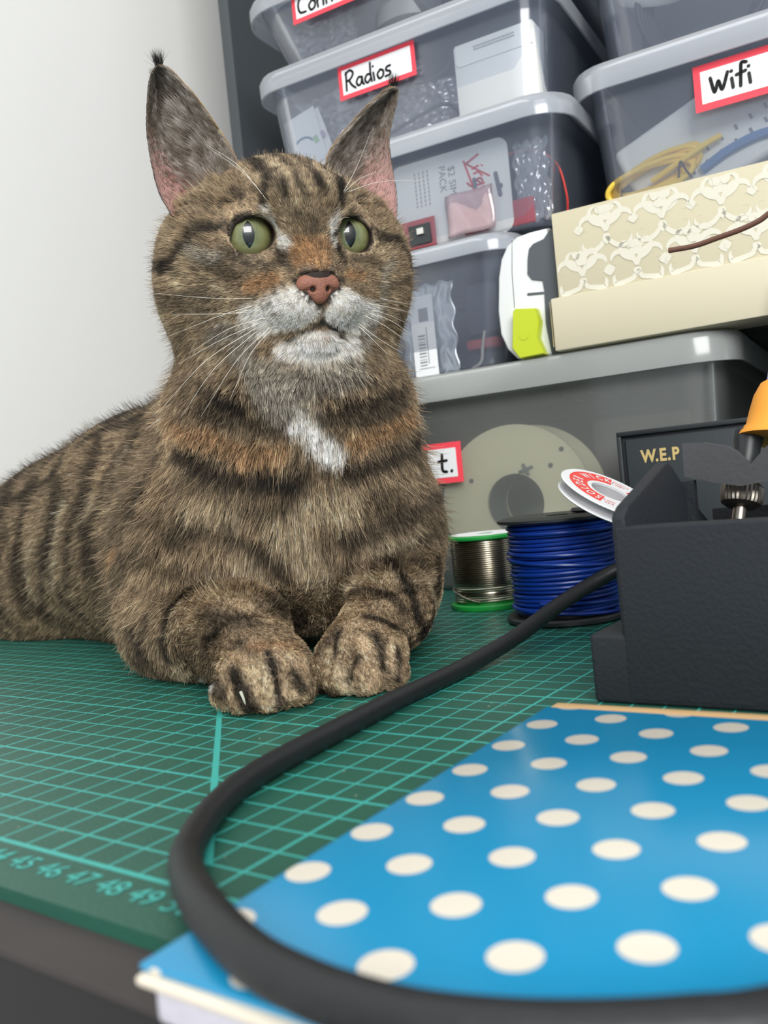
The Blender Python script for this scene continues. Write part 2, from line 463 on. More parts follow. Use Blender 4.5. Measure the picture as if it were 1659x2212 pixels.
# filament spool seen through the tub wall
M_spool = mat('cream_spool_plastic', srgb(240, 233, 205), 0.6)
M_hub = mat('grey_spool_hub', srgb(120, 124, 126), 0.6)
sp_o = thing('filament_spool', 'cream round filament spool seen through the front of the cloudy tub', 'spool', W(40.5, 37.6, 0.3))
def disc_holes(bm, c, r, rin, holes, th, n=64):
    """disc with a round centre opening and small holes sunk in it (thick plate, shelf frame)"""
    pr = [(rin, 0), (r, 0), (r, th), (rin, th)]
    lathe(bm, pr, c, -V, n, closed=True)
bm = NB(); disc_holes(bm, W(40.4, 37.05, 5.5), 5.15, 1.95, (), .25); finish('front_flange', bm, M_spool, sp_o)
bm = NB(); disc_holes(bm, W(40.4, 40.4, 5.5), 5.15, 1.95, (), .25); finish('rear_flange', bm, M_spool, sp_o)
bm = NB(); lathe(bm, [(1.96, 0), (3.6, 0), (3.6, 3.1), (1.96, 3.1)], W(40.4, 40.16, 5.5), -V, 48, closed=True); finish('wound_filament', bm, M_hub, sp_o)
M_hole = mat('dark_hole', srgb(95, 100, 104), 0.8)
for ht, hz in ((43.8, 8.7), (43.0, 7.75), (37.45, 7.25), (38.3, 2.4), (43.6, 2.6)):
    bm = NB(); lathe(bm, [(.16, 0), (.16, .03)], W(ht, 36.79, hz), -V, 16); finish('hole', bm, M_hole, sp_o)
bm = NB()
for k in range(4):
    a = math.radians(20+90*k); tube(bm, [W(41.35, 36.7, 7.65), W(41.35+.5*math.cos(a), 36.7, 7.65+.4*math.sin(a))], .1, 6)
tube(bm, [W(41.35, 36.9, 7.65), W(41.35, 36.45, 7.65)], .17, 8)
finish('wire_anchor', bm, M_hub, sp_o)

M_dkbox = mat('dark_grey_case', srgb(52, 56, 58), 0.6)
bm = NB(); sbox(bm, 14, 33, 42, 62, .4, 9.5, bev=.3); tag(finish('equipment_case', bm, M_dkbox), 'dark grey case deep inside the cloudy tub', 'case')
bm = NB(); sbox(bm, 44.5, 51.0, 41.5, 60, .4, 10.5, bev=.3); tag(finish('cardboard_box', bm, mat('brown_grey_card', srgb(92, 82, 76), .8)), 'brown-grey box inside the right end of the cloudy tub', 'box')
bm = NB(); sbox(bm, 34, 44.2, 44, 60, .4, 8.0, bev=.3); tag(finish('foam_block', bm, mat('grey_foam', srgb(96, 100, 100), .9)), 'grey block inside the tub behind the cream spool', 'foam block')

# ---- stack on the left of the lid: open small bin, then larger bins above
Z1 = 14.5
low = make_bin('clear_bin', 'small clear bin holding a silver bag, lowest bin on the tub lid', 'storage bin', 21.5, 41.5, 36.4, 56, Z1, 22.75, taper=1.1, lip=.6, lidh=1.2, group='clear bins stacked on the tub')
sim = make_bin('clear_bin', 'clear bin with the white phone card pack inside, second in the left stack', 'storage bin', 22.5, 45.3, 36.6, 62, 23.1, 30.3, taper=.8, lip=1.1, lidh=1.4, group='clear bins stacked on the tub')
rad = make_bin('clear_bin', 'clear bin labelled Radios in the left stack', 'storage bin', 23.6, 45.2, 36.9, 66, 30.56, 37.9, taper=.6, lip=.7, lidh=1.5, group='clear bins stacked on the tub')
top = make_bin('clear_bin', 'clear bin above the Radios bin, its label cut off by the photo edge', 'storage bin', 23.0, 45.7, 37.1, 66, 38.25, 43.6, taper=1.6, lip=.75, lidh=1.3, group='clear bins stacked on the tub', r=2.6)
label_on(rad, 30.35, 36.35, 34.5, 36.8, 36.8, write('Radios', .6, .55, .72, 1.0, .0), bw=.3, pen=.16)
label_on(top, 27.1, 33.2, 40.9, 43.1, 36.85, write('Conne', .55, .5, .8, 1.05), bw=.3, pen=.17)
# ---- wifi stack on the right
wif = make_bin('clear_bin', 'clear bin labelled Wifi behind the cream patterned box', 'storage bin', 46.5, 72, 39.3, 68, 19.5, 32.0, taper=.9, lip=.9, lidh=1.7, group='clear bins stacked on the tub')
upr = make_bin('clear_bin', 'clear bin with black cable coils on top of the Wifi bin', 'storage bin', 47.0, 72, 39.9, 68, 32.4, 42, taper=.7, lip=.9, lidh=1.5, group='clear bins stacked on the tub')
label_on(wif, 53.2, 59.4, 27.75, 30.45, 39.25, write('Wifi', .95, .85, .72, 1.05), bw=.4, pen=.2)
bm = NB(); sbox(bm, 46.6, 73, 40, 68, 14.5, 19.45, bev=.2); tag(finish('black_box', bm, M_black), 'low black box under the Wifi bin behind the cream box', 'box')

# ================================================================== contents
M_card = mat('white_gloss_card', srgb(240, 240, 236), 0.5)
def card(name, label, cat, poly, v, m, th=.05, rz=0):
    bm = NB(); plate(bm, poly, W(0, v, 0), U, EV3, -V, th)
    o = finish(name, bm, m, smooth=False); return tag(o, label, cat)
def rot_rect(cx, cz, w, h, deg, r=0.0):
    a = math.radians(deg); pts = rrect(-w/2, w/2, -h/2, h/2, r, 4) if r else [(w/2, h/2), (-w/2, h/2), (-w/2, -h/2), (w/2, -h/2)]
    return [(cx+x*math.cos(a)-y*math.sin(a), cz+x*math.sin(a)+y*math.cos(a)) for x, y in pts]

# phone card pack with red script
sc_o = thing('sim_card_pack', 'white phone card pack with red script and grey lettering inside the second bin', 'card', W(37.6, 37.6, 23.5))
bm = NB(); plate(bm, rot_rect(37.5, 26.2, 8.6, 6.1, 0, .7), W(0, 37.75, 0), U, EV3, -V, .06); finish('card', bm, M_card, sc_o, smooth=False)
bm = NB()
vir = [[(0, 1.0), (.35, .15), (.5, .1), (1.6, 1.25)], [(.75, .75), (.85, .3)], [(.78, 1.0), (.8, 1.02)], [(1.1, .75), (1.2, .3)], [(1.15, .65), (1.45, .78)],
       [(1.85, .7), (1.6, .65), (1.65, .35), (1.95, .55)], [(1.98, .75), (2.0, -.1), (1.7, -.35)], [(2.2, .7), (2.3, .3)], [(2.25, 1.0), (2.27, 1.02)], [(2.5, .7), (2.58, .3)], [(2.55, .62), (2.8, .7), (2.85, .3)], [(.2, -.1), (2.4, -.05)]]
strokes(bm, vir, W(38.75, 37.68, 28.55), -EV3*.97+U*.25, U, -V, .14, .012); 
finish('red_script', bm, mat('red_print', srgb(214, 48, 52), .5), sc_o, smooth=False)
M_gp = mat('grey_print', srgb(128, 130, 134), .6)
bm = NB()
for s_, t_, z_, sz in (('$2 SIM', 37.75, 27.35, .7), ('PACK', 37.05, 27.6, .7)):
    add_text(bm, s_, sz, basis(W(t_, 37.67, z_), -EV3, U))
for k in range(4):
    for q in range(9): sbox(bm, 35.0+k*.32, 35.07+k*.32, 37.655, 37.67, 28.3-q*.27, 28.48-q*.27)
finish('grey_lettering', bm, M_gp, sc_o, smooth=False)
bm = NB(); plate(bm, rot_rect(40.95, 26.3, .28, 1.7, 8, .13), W(0, 37.66, 0), U, EV3, -V, .02); plate(bm, rot_rect(41.1, 26.15, .35, .35, 8, .15), W(0, 37.66, 0), U, EV3, -V, .02)
plate(bm, rot_rect(39.35, 26.75, .26, .75, 5, .12), W(0, 37.66, 0), U, EV3, -V, .02)
finish('hang_slot', bm, mat('slot_shadow_card', srgb(96, 102, 112), .8), sc_o, smooth=False)

# pink antistatic bag with a red board
pk = thing('antistatic_bag', 'pink antistatic bag with a small red circuit board beside the phone card', 'bag', W(39, 37.2, 23.4))
M_pink = plastic_clear('pink_film', (.98, .86, .89, 1), .5, srgb(250, 226, 232), gloss=.3)
bm = NB()
g = [[Vector((37.3+3.4*a/8+.04*math.sin(b*.7)+.05*b/8, 37.2+.06*math.sin(a*1.1+b*.5), 23.45+2.75*b/8+.05*math.sin(a*.8)+.1*a/8)) for a in range(9)] for b in range(9)]
vv = [[bm.verts.new(p) for p in row] for row in g]
for i in range(8):
    for j in range(8): bm.faces.new((vv[i][j], vv[i][j+1], vv[i+1][j+1], vv[i+1][j]))
bm.transform(SH); o = finish('film', bm, M_pink, pk)
md = o.modifiers.new('s', 'SOLIDIFY'); md.thickness = .0003
M_pcb = mat('red_circuit_board', srgb(176, 34, 48), .5)
bm = NB(); sbox(bm, 38.4, 40.1, 37.45, 37.55, 23.5, 25.1, M=None) if False else sbox(bm, 38.4, 40.1, 37.45, 37.55, 23.5, 25.1); pcb = finish('circuit_board', bm, M_pcb, pk, smooth=False)
bm = NB(); sbox(bm, 38.9, 39.7, 37.3, 37.44, 24.4, 24.9); finish('connector', bm, mat('brass_connector', srgb(190, 150, 70), .4, metal=.6), pcb, smooth=False)
bm = NB(); sbox(bm, 39.0, 39.6, 37.35, 37.44, 23.7, 24.1); finish('chip', bm, M_black, pcb, smooth=False)
# second red board at the left of the card
b2 = thing('circuit_board', 'small red circuit board with a silver connector left of the pink bag', 'circuit board', W(34.6, 37.4, 23.4))
bm = NB(); sbox(bm, 33.7, 36.3, 37.4, 37.5, 23.4, 25.3); finish('board', bm, M_pcb, b2, smooth=False)
bm = NB(); sbox(bm, 34.4, 36.0, 37.2, 37.39, 23.6, 24.9); finish('chip', bm, M_dkbox, b2, smooth=False)
bm = NB(); sbox(bm, 35.1, 35.6, 37.0, 37.19, 24.2, 24.6); finish('connector', bm, mat('silver_connector', srgb(220, 220, 215), .25, metal=.9), b2, smooth=False)
b3 = NB(); sbox(b3, 41.2, 43.2, 37.7, 37.9, 23.4, 25.0); tag(finish('circuit_board', b3, M_pcb), 'dark red circuit board at the right end of the phone card bin', 'circuit board')
M_redw = mat('red_wire', srgb(206, 58, 48), .5)
bm = NB(); tube(bm, spline([W(41, 38.6, 28.3), W(43, 38.5, 28.2), W(44.6, 38.6, 27), W(45.0, 39, 25), W(44.8, 39.5, 23.8)]), .07, 6)
tag(finish('red_wire', bm, M_redw), 'thin red wire curving down the right end of the phone card bin', 'wire')
M_film = plastic_clear('clear_film', (.97, .97, .99, 1), .72, srgb(215, 218, 228), gloss=.5, rough=.1)
def crumpled(name, label, t0, t1, z0, z1, v, seed, amp=.35, m=None, n=26, cat='bag'):
    rn = random.Random(seed); bm = NB(); ph = [(rn.uniform(0, 7), rn.uniform(.5, 3.2), rn.uniform(-3, 3), rn.uniform(.2, 1)) for _ in range(9)]
    def h(a, b):
        s = 0
        for p, fx, fz, am in ph: s += am*abs(math.sin(p+fx*a*2.2+fz*b*2.2))
        return s/4.5*amp
    vs = [[bm.verts.new((t0+(t1-t0)*i/n+.12*math.sin(j*.9+seed), v+h(i/n*3, j/n*3), z0+(z1-z0)*j/n+.12*math.sin(i*.8+seed))) for i in range(n+1)] for j in range(n+1)]
    for j in range(n):
        for i in range(n): bm.faces.new((vs[j][i], vs[j][i+1], vs[j+1][i+1], vs[j+1][i]))
    bm.transform(SH); o = finish(name, bm, m or M_film, angle=60)
    md = o.modifiers.new('s', 'SOLIDIFY'); md.thickness = .0003
    return tag(o, label, cat)
crumpled('plastic_bag', 'clear plastic bag standing at the right of the phone card', 42.0, 44.3, 23.45, 28.6, 37.7, 5)
crumpled('plastic_bag', 'crumpled clear bag behind the Radios label', 28.5, 35.8, 31.0, 36.6, 38.4, 7, amp=1.3)
crumpled('plastic_bag', 'crumpled clear bag between the label Radios and the white box', 34.2, 38.6, 31.0, 34.6, 38.0, 11, amp=1.2)
crumpled('plastic_bag', 'crumpled clear bag at the upper left of the Radios bin', 24.6, 29.4, 33.6, 36.9, 39.2, 13, amp=1.0)
crumpled('plastic_bag', 'grey plastic bag filling the left of the uppermost bin', 25.5, 31.0, 38.7, 41.8, 38.2, 17, amp=.8)

# white box and leaflets in the Radios bin
wb = thing('white_box', 'white carton with a folded flap at the right of the Radios bin', 'box', W(41.6, 38.5, 30.9))
bm = NB(); sbox(bm, 38.75, 44.3, 37.6, 39.6, 30.95, 35.7, bev=.06); finish('carton', bm, M_card, wb)
bm = NB(); plate(bm, [(38.9, 34.55), (39.1, 34.35), (44.2, 34.35), (44.25, 35.75), (38.9, 35.75)], W(0, 37.58, 0), U, EV3, -V, .05); finish('flap', bm, M_card, wb, smooth=False)
bm = NB()
for q in range(2):
    for k in range(22): sbox(bm, 40.2+k*.13, 40.28+k*.13, 37.505, 37.515, 35.1+q*.18, 35.2+q*.18)
finish('small_print', bm, M_gp, wb, smooth=False)
lf = thing('leaflet', 'white leaflet with a blue arc standing at the left end of the Radios bin', 'leaflet', W(26, 38, 31))
for k, (cx, cz, dg) in enumerate(((26.2, 33.9, -12), (26.7, 33.7, -17), (26.0, 33.5, -8))):
    bm = NB(); plate(bm, rot_rect(cx, cz-.55, 2.9, 4.0, -dg), W(0, 38.2+k*.12, 0), U, EV3, -V, .03); finish('sheet', bm, M_white, lf, smooth=False)
bm = NB(); pts = [(26.15+.75*math.cos(math.radians(a)), 33.05+.5*math.sin(math.radians(a)), 0) for a in range(20, 170, 15)]
strokes(bm, [[(p[0], p[1]) for p in pts]], W(0, 38.15, 0), U, EV3, -V, .16, .01); finish('blue_arc', bm, mat('blue_print', srgb(120, 170, 205), .6), lf, smooth=False)
bm = NB(); plate(bm, rot_rect(27.2, 33.2, .35, .55, 20), W(0, 38.14, 0), U, EV3, -V, .01); finish('green_mark', bm, mat('green_print', srgb(150, 195, 140), .6), lf, smooth=False)
bm = NB(); plate(bm, rot_rect(27.8, 33.4, .3, .5, 20), W(0, 38.14, 0), U, EV3, -V, .01); finish('violet_mark', bm, mat('violet_print', srgb(170, 160, 190), .6), lf, smooth=False)
M_grey = mat('mid_grey_plastic', srgb(120, 124, 130), .5)
M_bcab = mat('black_cable_rubber', srgb(34, 36, 42), .5)
bm = NB(); tube(bm, spline([W(33, 38.2, 31.8), W(35.5, 38, 32.3), W(37.5, 38, 32.6), W(38.2, 38.4, 32.2), W(38.6, 38.8, 31.2)]), .13, 8); tag(finish('black_cable', bm, M_bcab), 'thin black cable arching at the bottom of the Radios bin', 'cable')
bm = NB(); tube(bm, spline([W(35.6, 38, 34.5), W(36.8, 37.6, 34.2), W(38, 37.8, 34.7), W(38.3, 38, 35.3)]), .09, 8); tag(finish('black_cable', bm, M_bcab), 'short black cable loop just right of the Radios label', 'cable')
bm = NB(); lathe(bm, [(0.1, 0), (2.4, .1), (2.7, .5), (2.7, 1.6), (2.3, 2.1), (.1, 2.3)], W(34.6, 40.5, 38.8), Vector((0, 0, 1)), 40); tag(finish('grey_case', bm, M_grey), 'round grey case inside the uppermost bin', 'case')
bm = NB(); sbox(bm, 36.5, 44.5, 40, 58, 38.6, 42.2, bev=.5); tag(finish('grey_case', bm, M_dkbox), 'dark case at the right of the uppermost left bin', 'case')
bm = NB(); sbox(bm, 25, 44.4, 46, 60, 30.95, 35.2, bev=.5); tag(finish('navy_pouch', bm, mat('navy_fabric', srgb(44, 56, 78), .8)), 'dark navy pouch at the back of the Radios bin', 'pouch')
bm = NB(); sbox(bm, 24.2, 44.0, 44, 58, 23.4, 28.6, bev=.5); tag(finish('navy_pouch', bm, mat('slate_fabric', srgb(50, 60, 76), .8)), 'dark slate pouch at the back of the phone card bin', 'pouch')

# lowest small bin: silver bag with a paper label, dark parts
M_foil = mat('silver_foil', srgb(196, 202, 208), .25, metal=.55, bump=.6, bscale=60)
crumpled('foil_bag', 'silver antistatic bag standing in the lowest clear bin', 33.0, 37.0, 14.2, 20.9, 37.4, 23, amp=.45, m=M_foil)
tg = thing('paper_tag', 'white printed paper strip on the silver bag beside the cat', 'label', W(34.6, 37.3, 14.3))
bm = NB(); plate(bm, rot_rect(34.75, 17.2, 1.75, 5.9, 0, .1), W(0, 37.3, 0), U, EV3, -V, .03); finish('strip', bm, M_white, tg, smooth=False)
bm = NB()
sbox(bm, 34.95, 35.0, 37.255, 37.265, 15.5, 18.0)
for k in range(12): sbox(bm, 34.3, 34.85, 37.255, 37.265, 15.2+k*.2, 15.24+k*.2+(k % 3)*.03)
sbox(bm, 34.2, 35.4, 37.255, 37.265, 15.2, 15.24); sbox(bm, 34.5, 35.2, 37.255, 37.265, 18.4, 19.3)
finish('printing', bm, M_gp, tg, smooth=False)
bm = NB(); sbox(bm, 37.3, 39.9, 38.6, 41, 17.0, 20.6, bev=.5); tag(finish('adapter', bm, mat('slate_plastic', srgb(70, 74, 84), .5)), 'slate grey adapter block in the lowest clear bin', 'adapter')
bm = NB(); sbox(bm, 37.2, 39.6, 38.6, 40.5, 16.1, 16.8, bev=.2); tag(finish('red_connector', bm, mat('dull_red', srgb(180, 74, 70), .5)), 'small red connector under the slate adapter', 'connector')
bm = NB(); sbox(bm, 37.0, 40.2, 38.8, 41.5, 14.2, 15.9, bev=.3); tag(finish('adapter', bm, M_dkbox), 'dark adapter at the bottom of the lowest clear bin', 'adapter')
bm = NB(); tube(bm, spline([W(38.8, 38.3, 17.2), W(38.6, 38.2, 16.2), W(38.4, 38.2, 15.2), W(37.7, 38.2, 14.8)]), .1, 8); tag(finish('beige_wire', bm, mat('beige_wire', srgb(190, 186, 178), .5)), 'short beige wire in front of the dark adapter', 'wire')

# router, yellow and blue cable in the Wifi bin
ro = thing('router', 'white router with vent slots leaning inside the Wifi bin', 'router', W(53, 44, 21))
Mr = SH @ Matrix.Translation((47.5, 41.6, 27.6)) @ Matrix.Rotation(math.radians(-22), 4, 'Y') @ Matrix.Rotation(math.radians(-7), 4, 'X')
M_rt = mat('white_router_plastic', srgb(232, 233, 230), .4)
bm = NB(); box(bm, 0, 11.2, 0, 3.2, -6, 0, M=Mr, bev=.4, seg=4); finish('router_case', bm, M_rt, ro)
bm = NB(); rn = random.Random(5)
for k in range(9):
    for q in range(2):
        x = 2.6+k*.95+q*.35; box(bm, x, x+.16, -.04, .05, -4.6+q*.8+k*.05, -4.25+q*.8+k*.05, M=Mr)
finish('vent_slot', bm, M_grey, ro, smooth=False)
M_yel = mat('yellow_cable', srgb(252, 216, 86), .5)
bm = NB()
rn = random.Random(9)
for k in range(6):
    a0 = rn.uniform(-.25, .25); P = []
    for q in range(17):
        a = 2*PI*q/16; P.append(W(49.9+(2.7+a0)*math.cos(a)+.25*k*.3, 40.55+.22*math.sin(2*a+k)+.1*k, 24.9+.12*k+(0.95+a0*.8)*math.sin(a+.1*k)+.28*math.cos(a)*(1+.3*k*.2)))
    tube(bm, spline(P, 3), .17, 8)
tube(bm, spline([W(50, 40.7, 24.9), W(51.8, 40.5, 25.6), W(53.4, 40.6, 26.3), W(54.3, 40.7, 26.6)]), .2, 8)
tag(finish('ethernet_cable', bm, M_yel), 'coiled yellow network cable in front of the white router', 'cable')
bm = NB(); tube(bm, spline([W(53, 40.9, 24.9), W(54.8, 40.8, 25.7), W(57, 40.8, 26.1), W(60, 41.2, 25.6), W(62, 43, 24.4)]), .3, 8)
tag(finish('ethernet_cable', bm, mat('blue_cable', srgb(84, 124, 176), .5)), 'blue network cable right of the yellow coil', 'cable')
bm = NB(); tube(bm, spline([W(51.7, 40.3, 24.6), W(51.9, 40.15, 25.5), W(52.2, 40.15, 24.9), W(52.5, 40.3, 24.4)]), .07, 6)
tag(finish('twist_tie', bm, M_bcab), 'dark twist tie round the yellow network cable', 'tie')
# upper right bin
bm = NB()
for k in range(5):
    P = [W(53.6+(3.9-.15*k)*math.cos(2*PI*q/16), 42.6+.3*k, 36.4+(3.9-.2*k)*math.sin(2*PI*q/16)) for q in range(17)]
    tube(bm, spline(P, 3), .2, 8)
tag(finish('cable_coil', bm, M_bcab), 'coiled black cable inside the bin above the Wifi bin', 'cable')
bm = NB(); lathe(bm, [(.1, 0), (2.0, .1), (2.3, .6), (2.3, 2.2), (.1, 2.6)], W(50.2, 44.5, 37.6), Vector((.3, -.5, .8)), 32); tag(finish('white_puck', bm, M_card), 'white rounded device beside the black cable coil', 'device')
bm = NB(); sbox(bm, 48.5, 70, 49, 64, 33, 40, bev=.4); tag(finish('dark_case', bm, M_dkbox), 'dark case at the back of the bin above the Wifi bin', 'case')
bm = NB(); sbox(bm, 48, 70, 58.5, 66.5, 20, 29.5, bev=.4); tag(finish('dark_case', bm, mat('slate_case', srgb(70, 76, 88), .6)), 'slate case at the back of the Wifi bin', 'case')

# small books on the unit behind, between the stacks
for k, (a, b, lab) in enumerate(((36.2, 38.15, 'wider of the two beige books with dark red tops behind the bin stacks'), (38.35, 39.1, 'narrower of the two beige books with dark red tops behind the bin stacks'))):
    bk = thing('book', lab, 'book', W((a+b)/2, 69, 13.95), 'books between the bin stacks')
    bm = NB(); sbox(bm, a, b, 62.4, 74, 14.0, 32.8+k*.15); finish('pages', bm, mat('beige_pages', srgb(176, 172, 166), .8), bk, smooth=False)
    bm = NB(); sbox(bm, a-.1, b+.1, 62.35, 74.1, 32.82+k*.15, 32.95+k*.15); finish('cover', bm, mat('dark_red_cover', srgb(150, 50, 58), .6), bk, smooth=False)
# ================================================================== cream patterned box
M_crm = mat('cream_box_card', srgb(214, 206, 180), 0.6, bump=.04)
M_crp = mat('cream_patterned_paper', srgb(206, 198, 170), 0.6)
M_mot = mat('pearl_white_print', srgb(224, 221, 204), 0.45)
cb = thing('patterned_box', 'long cream gift box with pearl white damask print lying on the tub lid', 'box', W(55, 40, 14.5))
bm = NB(); sbox(bm, 45.12, 66, 34.95, 38.4, 15.0, 22.75, bev=.05); finish('box_body', bm, M_crp, cb)
bm = NB()
_k = [0]
def scroll(cx, cz, s, a, turn, w, n=12, grow=.22):
    P = []; x, z = cx, cz
    for k in range(n):
        P.append((x, z)); st = s*(.26-.013*k); x += st*math.cos(a); z += st*math.sin(a); a += turn*(.18+grow*k*.28)
    P = [q for q in P if 17.85 < q[1] < 22.65 and 45.2 < q[0] < 65.8]
    if len(P) > 2: _k[0] += 1; ribbon(bm, P, W(0, 34.95, 0), U, EV3, -V, w*s, .012+.006*(_k[0] % 5))
def petal(cx, cz, r, a, f=.45):
    P = [(cx+r*t*math.cos(a), cz+r*t*math.sin(a)) for t in (0, .33, .66, 1)]
    P = [q for q in P if 17.85 < q[1] < 22.65 and 45.2 < q[0] < 65.8]
    if len(P) > 2: _k[0] += 1; ribbon(bm, P, W(0, 34.95, 0), U, EV3, -V, r*f*2, .012+.006*(_k[0] % 5))
def damask(cx, cz, s):
    for sd in (-1, 1):
        scroll(cx, cz, s, PI/2-sd*.35, -sd*.95, .26); scroll(cx+sd*.2*s, cz+.3*s, s*.75, PI/2-sd*1.1, sd*1.0, .26)
        scroll(cx, cz-.2*s, s*.9, -PI/2+sd*.55, sd*.95, .24); petal(cx+sd*.1*s, cz+.9*s, .55*s, PI/2-sd*.9, .3)
    petal(cx, cz+.5*s, .9*s, PI/2, .3); petal(cx, cz+.9*s, .45*s, PI*.25, .4); petal(cx, cz+.9*s, .45*s, PI*.75, .4); petal(cx, cz-.1*s, .6*s, -PI/2, .3)
def cross(cx, cz, r):
    for q in range(4): petal(cx, cz, r, q*PI/2+.1, .5)
for i in range(7):
    damask(46.7+i*3.2, 18.7, 1.25); damask(48.3+i*3.2, 21.0, 1.3); cross(48.3+i*3.2, 18.75, .42); cross(46.7+i*3.2, 21.4, .36); damask(46.7+i*3.2, 23.4, .9)
finish('damask_print', bm, M_mot, cb, smooth=False)
bm = NB(); sbox(bm, 44.65, 66.4, 34.75, 38.7, 14.55, 17.72, bev=.09); finish('tray', bm, M_crm, cb)
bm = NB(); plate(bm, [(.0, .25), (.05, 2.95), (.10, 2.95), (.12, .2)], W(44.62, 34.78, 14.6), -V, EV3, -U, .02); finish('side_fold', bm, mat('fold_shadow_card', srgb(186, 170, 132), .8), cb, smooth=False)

# ================================================================== label maker
M_lm = mat('white_device_plastic', srgb(226, 229, 230), 0.35)
M_lg = mat('slate_device_plastic', srgb(84, 90, 95), 0.45)
M_lime = mat('lime_plastic', srgb(196, 212, 48), 0.4)
lm = thing('label_maker', 'white and grey handheld label maker with a lime green lever left of the cream box', 'label maker', W(43, 38, 14.4))
def prof(bm, pts, v0, v1, rnd=.35):
    P = [(a, b) for a, b in pts]
    def inset(k):
        cx = sum(p[0] for p in P)/len(P); cz = sum(p[1] for p in P)/len(P)
        return [(cx+(a-cx)*(1-k/3.5), cz+(b-cz)*(1-k/8)) for a, b in P]
    L = [[Vector((a, v, b)) for a, b in inset(k)] for k, v in ((rnd, v0), (rnd*.4, v0+rnd*.2), (.0, v0+rnd), (0, v1-rnd), (rnd, v1))]
    loft(bm, L); bm.transform(SH)
body = [(44.6, 22.25), (43.5, 22.25), (42.6, 22.15), (41.9, 21.75), (41.4, 21.0), (41.1, 19.9), (40.85, 17.8), (40.88, 16.3), (41.25, 15.3), (41.8, 14.65), (42.3, 14.5), (43.9, 14.5), (44.6, 14.5)]
bm = NB(); prof(bm, body, 35.7, 41.0, .3); finish('housing', bm, M_lm, lm)
gp = [(44.3, 21.6), (43.6, 21.45), (43.3, 21.2), (43.15, 20.6), (43.05, 19.7), (43.3, 19.3), (44.0, 19.1), (44.05, 18.5), (43.95, 16.4), (44.15, 14.55), (45.0, 14.55), (45.3, 21.9), (44.8, 22.1)]
bm = NB(); prof(bm, gp, 35.6, 40.8, .12); finish('grip_panel', bm, M_lg, lm)
bm = NB(); plate(bm, rot_rect(43.45, 18.4, 1.1, .16, -6, .07), W(0, 35.72, 0), U, EV3, -V, .05); finish('tape_slot', bm, M_lg, lm)
bm = NB(); tube(bm, [W(42.25, 35.72, 22.0), W(42.05, 35.7, 20), W(42.0, 35.7, 17.8)], .025, 6); finish('seam', bm, M_lg, lm)
lv = [(43.6, 17.4), (43.75, 16.6), (43.55, 15.6), (43.9, 14.55), (42.3, 14.5), (41.85, 15.2), (42.12, 17.45), (42.3, 17.6)]
bm = NB(); prof(bm, lv, 34.9, 36.4, .22); lever = finish('lever', bm, M_lime, lm)
bm = NB(); lathe(bm, [(.01, .0), (.25, .02), (.32, .06)], W(42.7, 34.93, 15.9), -V, 20); finish('dimple', bm, M_lime, lever)

# ================================================================== soldering station
M_st = mat('black_station_case', srgb(40, 44, 47), 0.5, bump=.15, bscale=500)
M_gold = mat('gold_print', srgb(206, 182, 122), 0.45)
ws = thing('soldering_station', 'black soldering station case with gold W.E.P lettering behind the tool holder', 'soldering station', W(55, 34, 0))
bm = NB(); sbox(bm, 48.8, 62, 31.3, 35.0, .0, 9.1, bev=.12); finish('case', bm, M_st, ws)
bm = NB()
for a in ((48.8, 62, 8.85, 9.1), (48.8, 62, .02, .3)): sbox(bm, a[0], a[1], 31.0, 31.29, a[2], a[3], bev=.04)
for a in ((48.8, 49.05), (61.75, 62)): sbox(bm, a[0], a[1], 31.0, 31.29, .3, 8.85, bev=.04)
finish('front_frame', bm, M_st, ws)
bm = NB(); sbox(bm, 49.25, 61.55, 31.12, 31.29, .5, 8.65, bev=.03); fp = finish('front_panel', bm, mat('station_front', srgb(50, 56, 60), .5, bump=.1, bscale=500), ws)
bm = NB()
for ch_, dx_ in (('W', -.78), ('.', -.34), ('E', -.02), ('.', .3), ('P', .64)): add_text(bm, ch_, .92, basis(W(51.2+dx_, 31.09, 7.62), U, EV3) @ Matrix.Diagonal((.8, 1, 1, 1)), bold=.034)
finish('lettering', bm, M_gold, ws, smooth=False)
bm = NB(); M2 = SH @ Matrix.Translation((56.1, 34.2, 9.2)) @ Matrix.Rotation(math.radians(14), 4, 'Y')
box(bm, 0, 3.4, -.6, .6, -.3, 7.5, M=M2, bev=.15); pbx = thing('blue_pack', 'violet-blue pack with a pale edge leaning behind the orange grip', 'pack', W(57, 34, 9.1))
finish('pack', bm, mat('violet_blue_plastic', srgb(74, 82, 150), .4), pbx)
bm = NB(); box(bm, -.22, -.01, -.62, .62, -.28, 7.55, M=M2, bev=.03); finish('pale_edge', bm, mat('pale_violet_edge', srgb(150, 154, 184), .4), pbx)

# ================================================================== solder reel, blue wire spool, desoldering braid
def winding(bm, c, r0, z0, z1, pitch, wr, seed=0, n=48, jit=0.0, seg=6):
    rn = random.Random(seed); turns = int((z1-z0)/pitch); P = []
    ph = [rn.uniform(0, 6.28) for _ in range(4)]
    for i in range(turns*n+1):
        a = 2*PI*i/n; z = z0+pitch*i/n+wr
        r = r0+jit*(math.sin(a*.37+ph[0])+math.sin(a*.171+ph[1])*.7)
        P.append((c[0]+r*math.cos(a), c[1]+r*math.sin(a), z+jit*.5*math.sin(a*.61+ph[2])))
    tube(bm, P, wr, seg)
M_sol = mat('bright_solder_wire', srgb(176, 170, 152), 0.25, metal=1.0)
M_grn = mat('green_reel_plastic', srgb(28, 150, 62), 0.4)
so = thing('solder_reel', 'reel of bright solder wire with green end plates beside the cat', 'wire reel', (37.9, 33.6, 0))
sc = (37.9, 33.6)
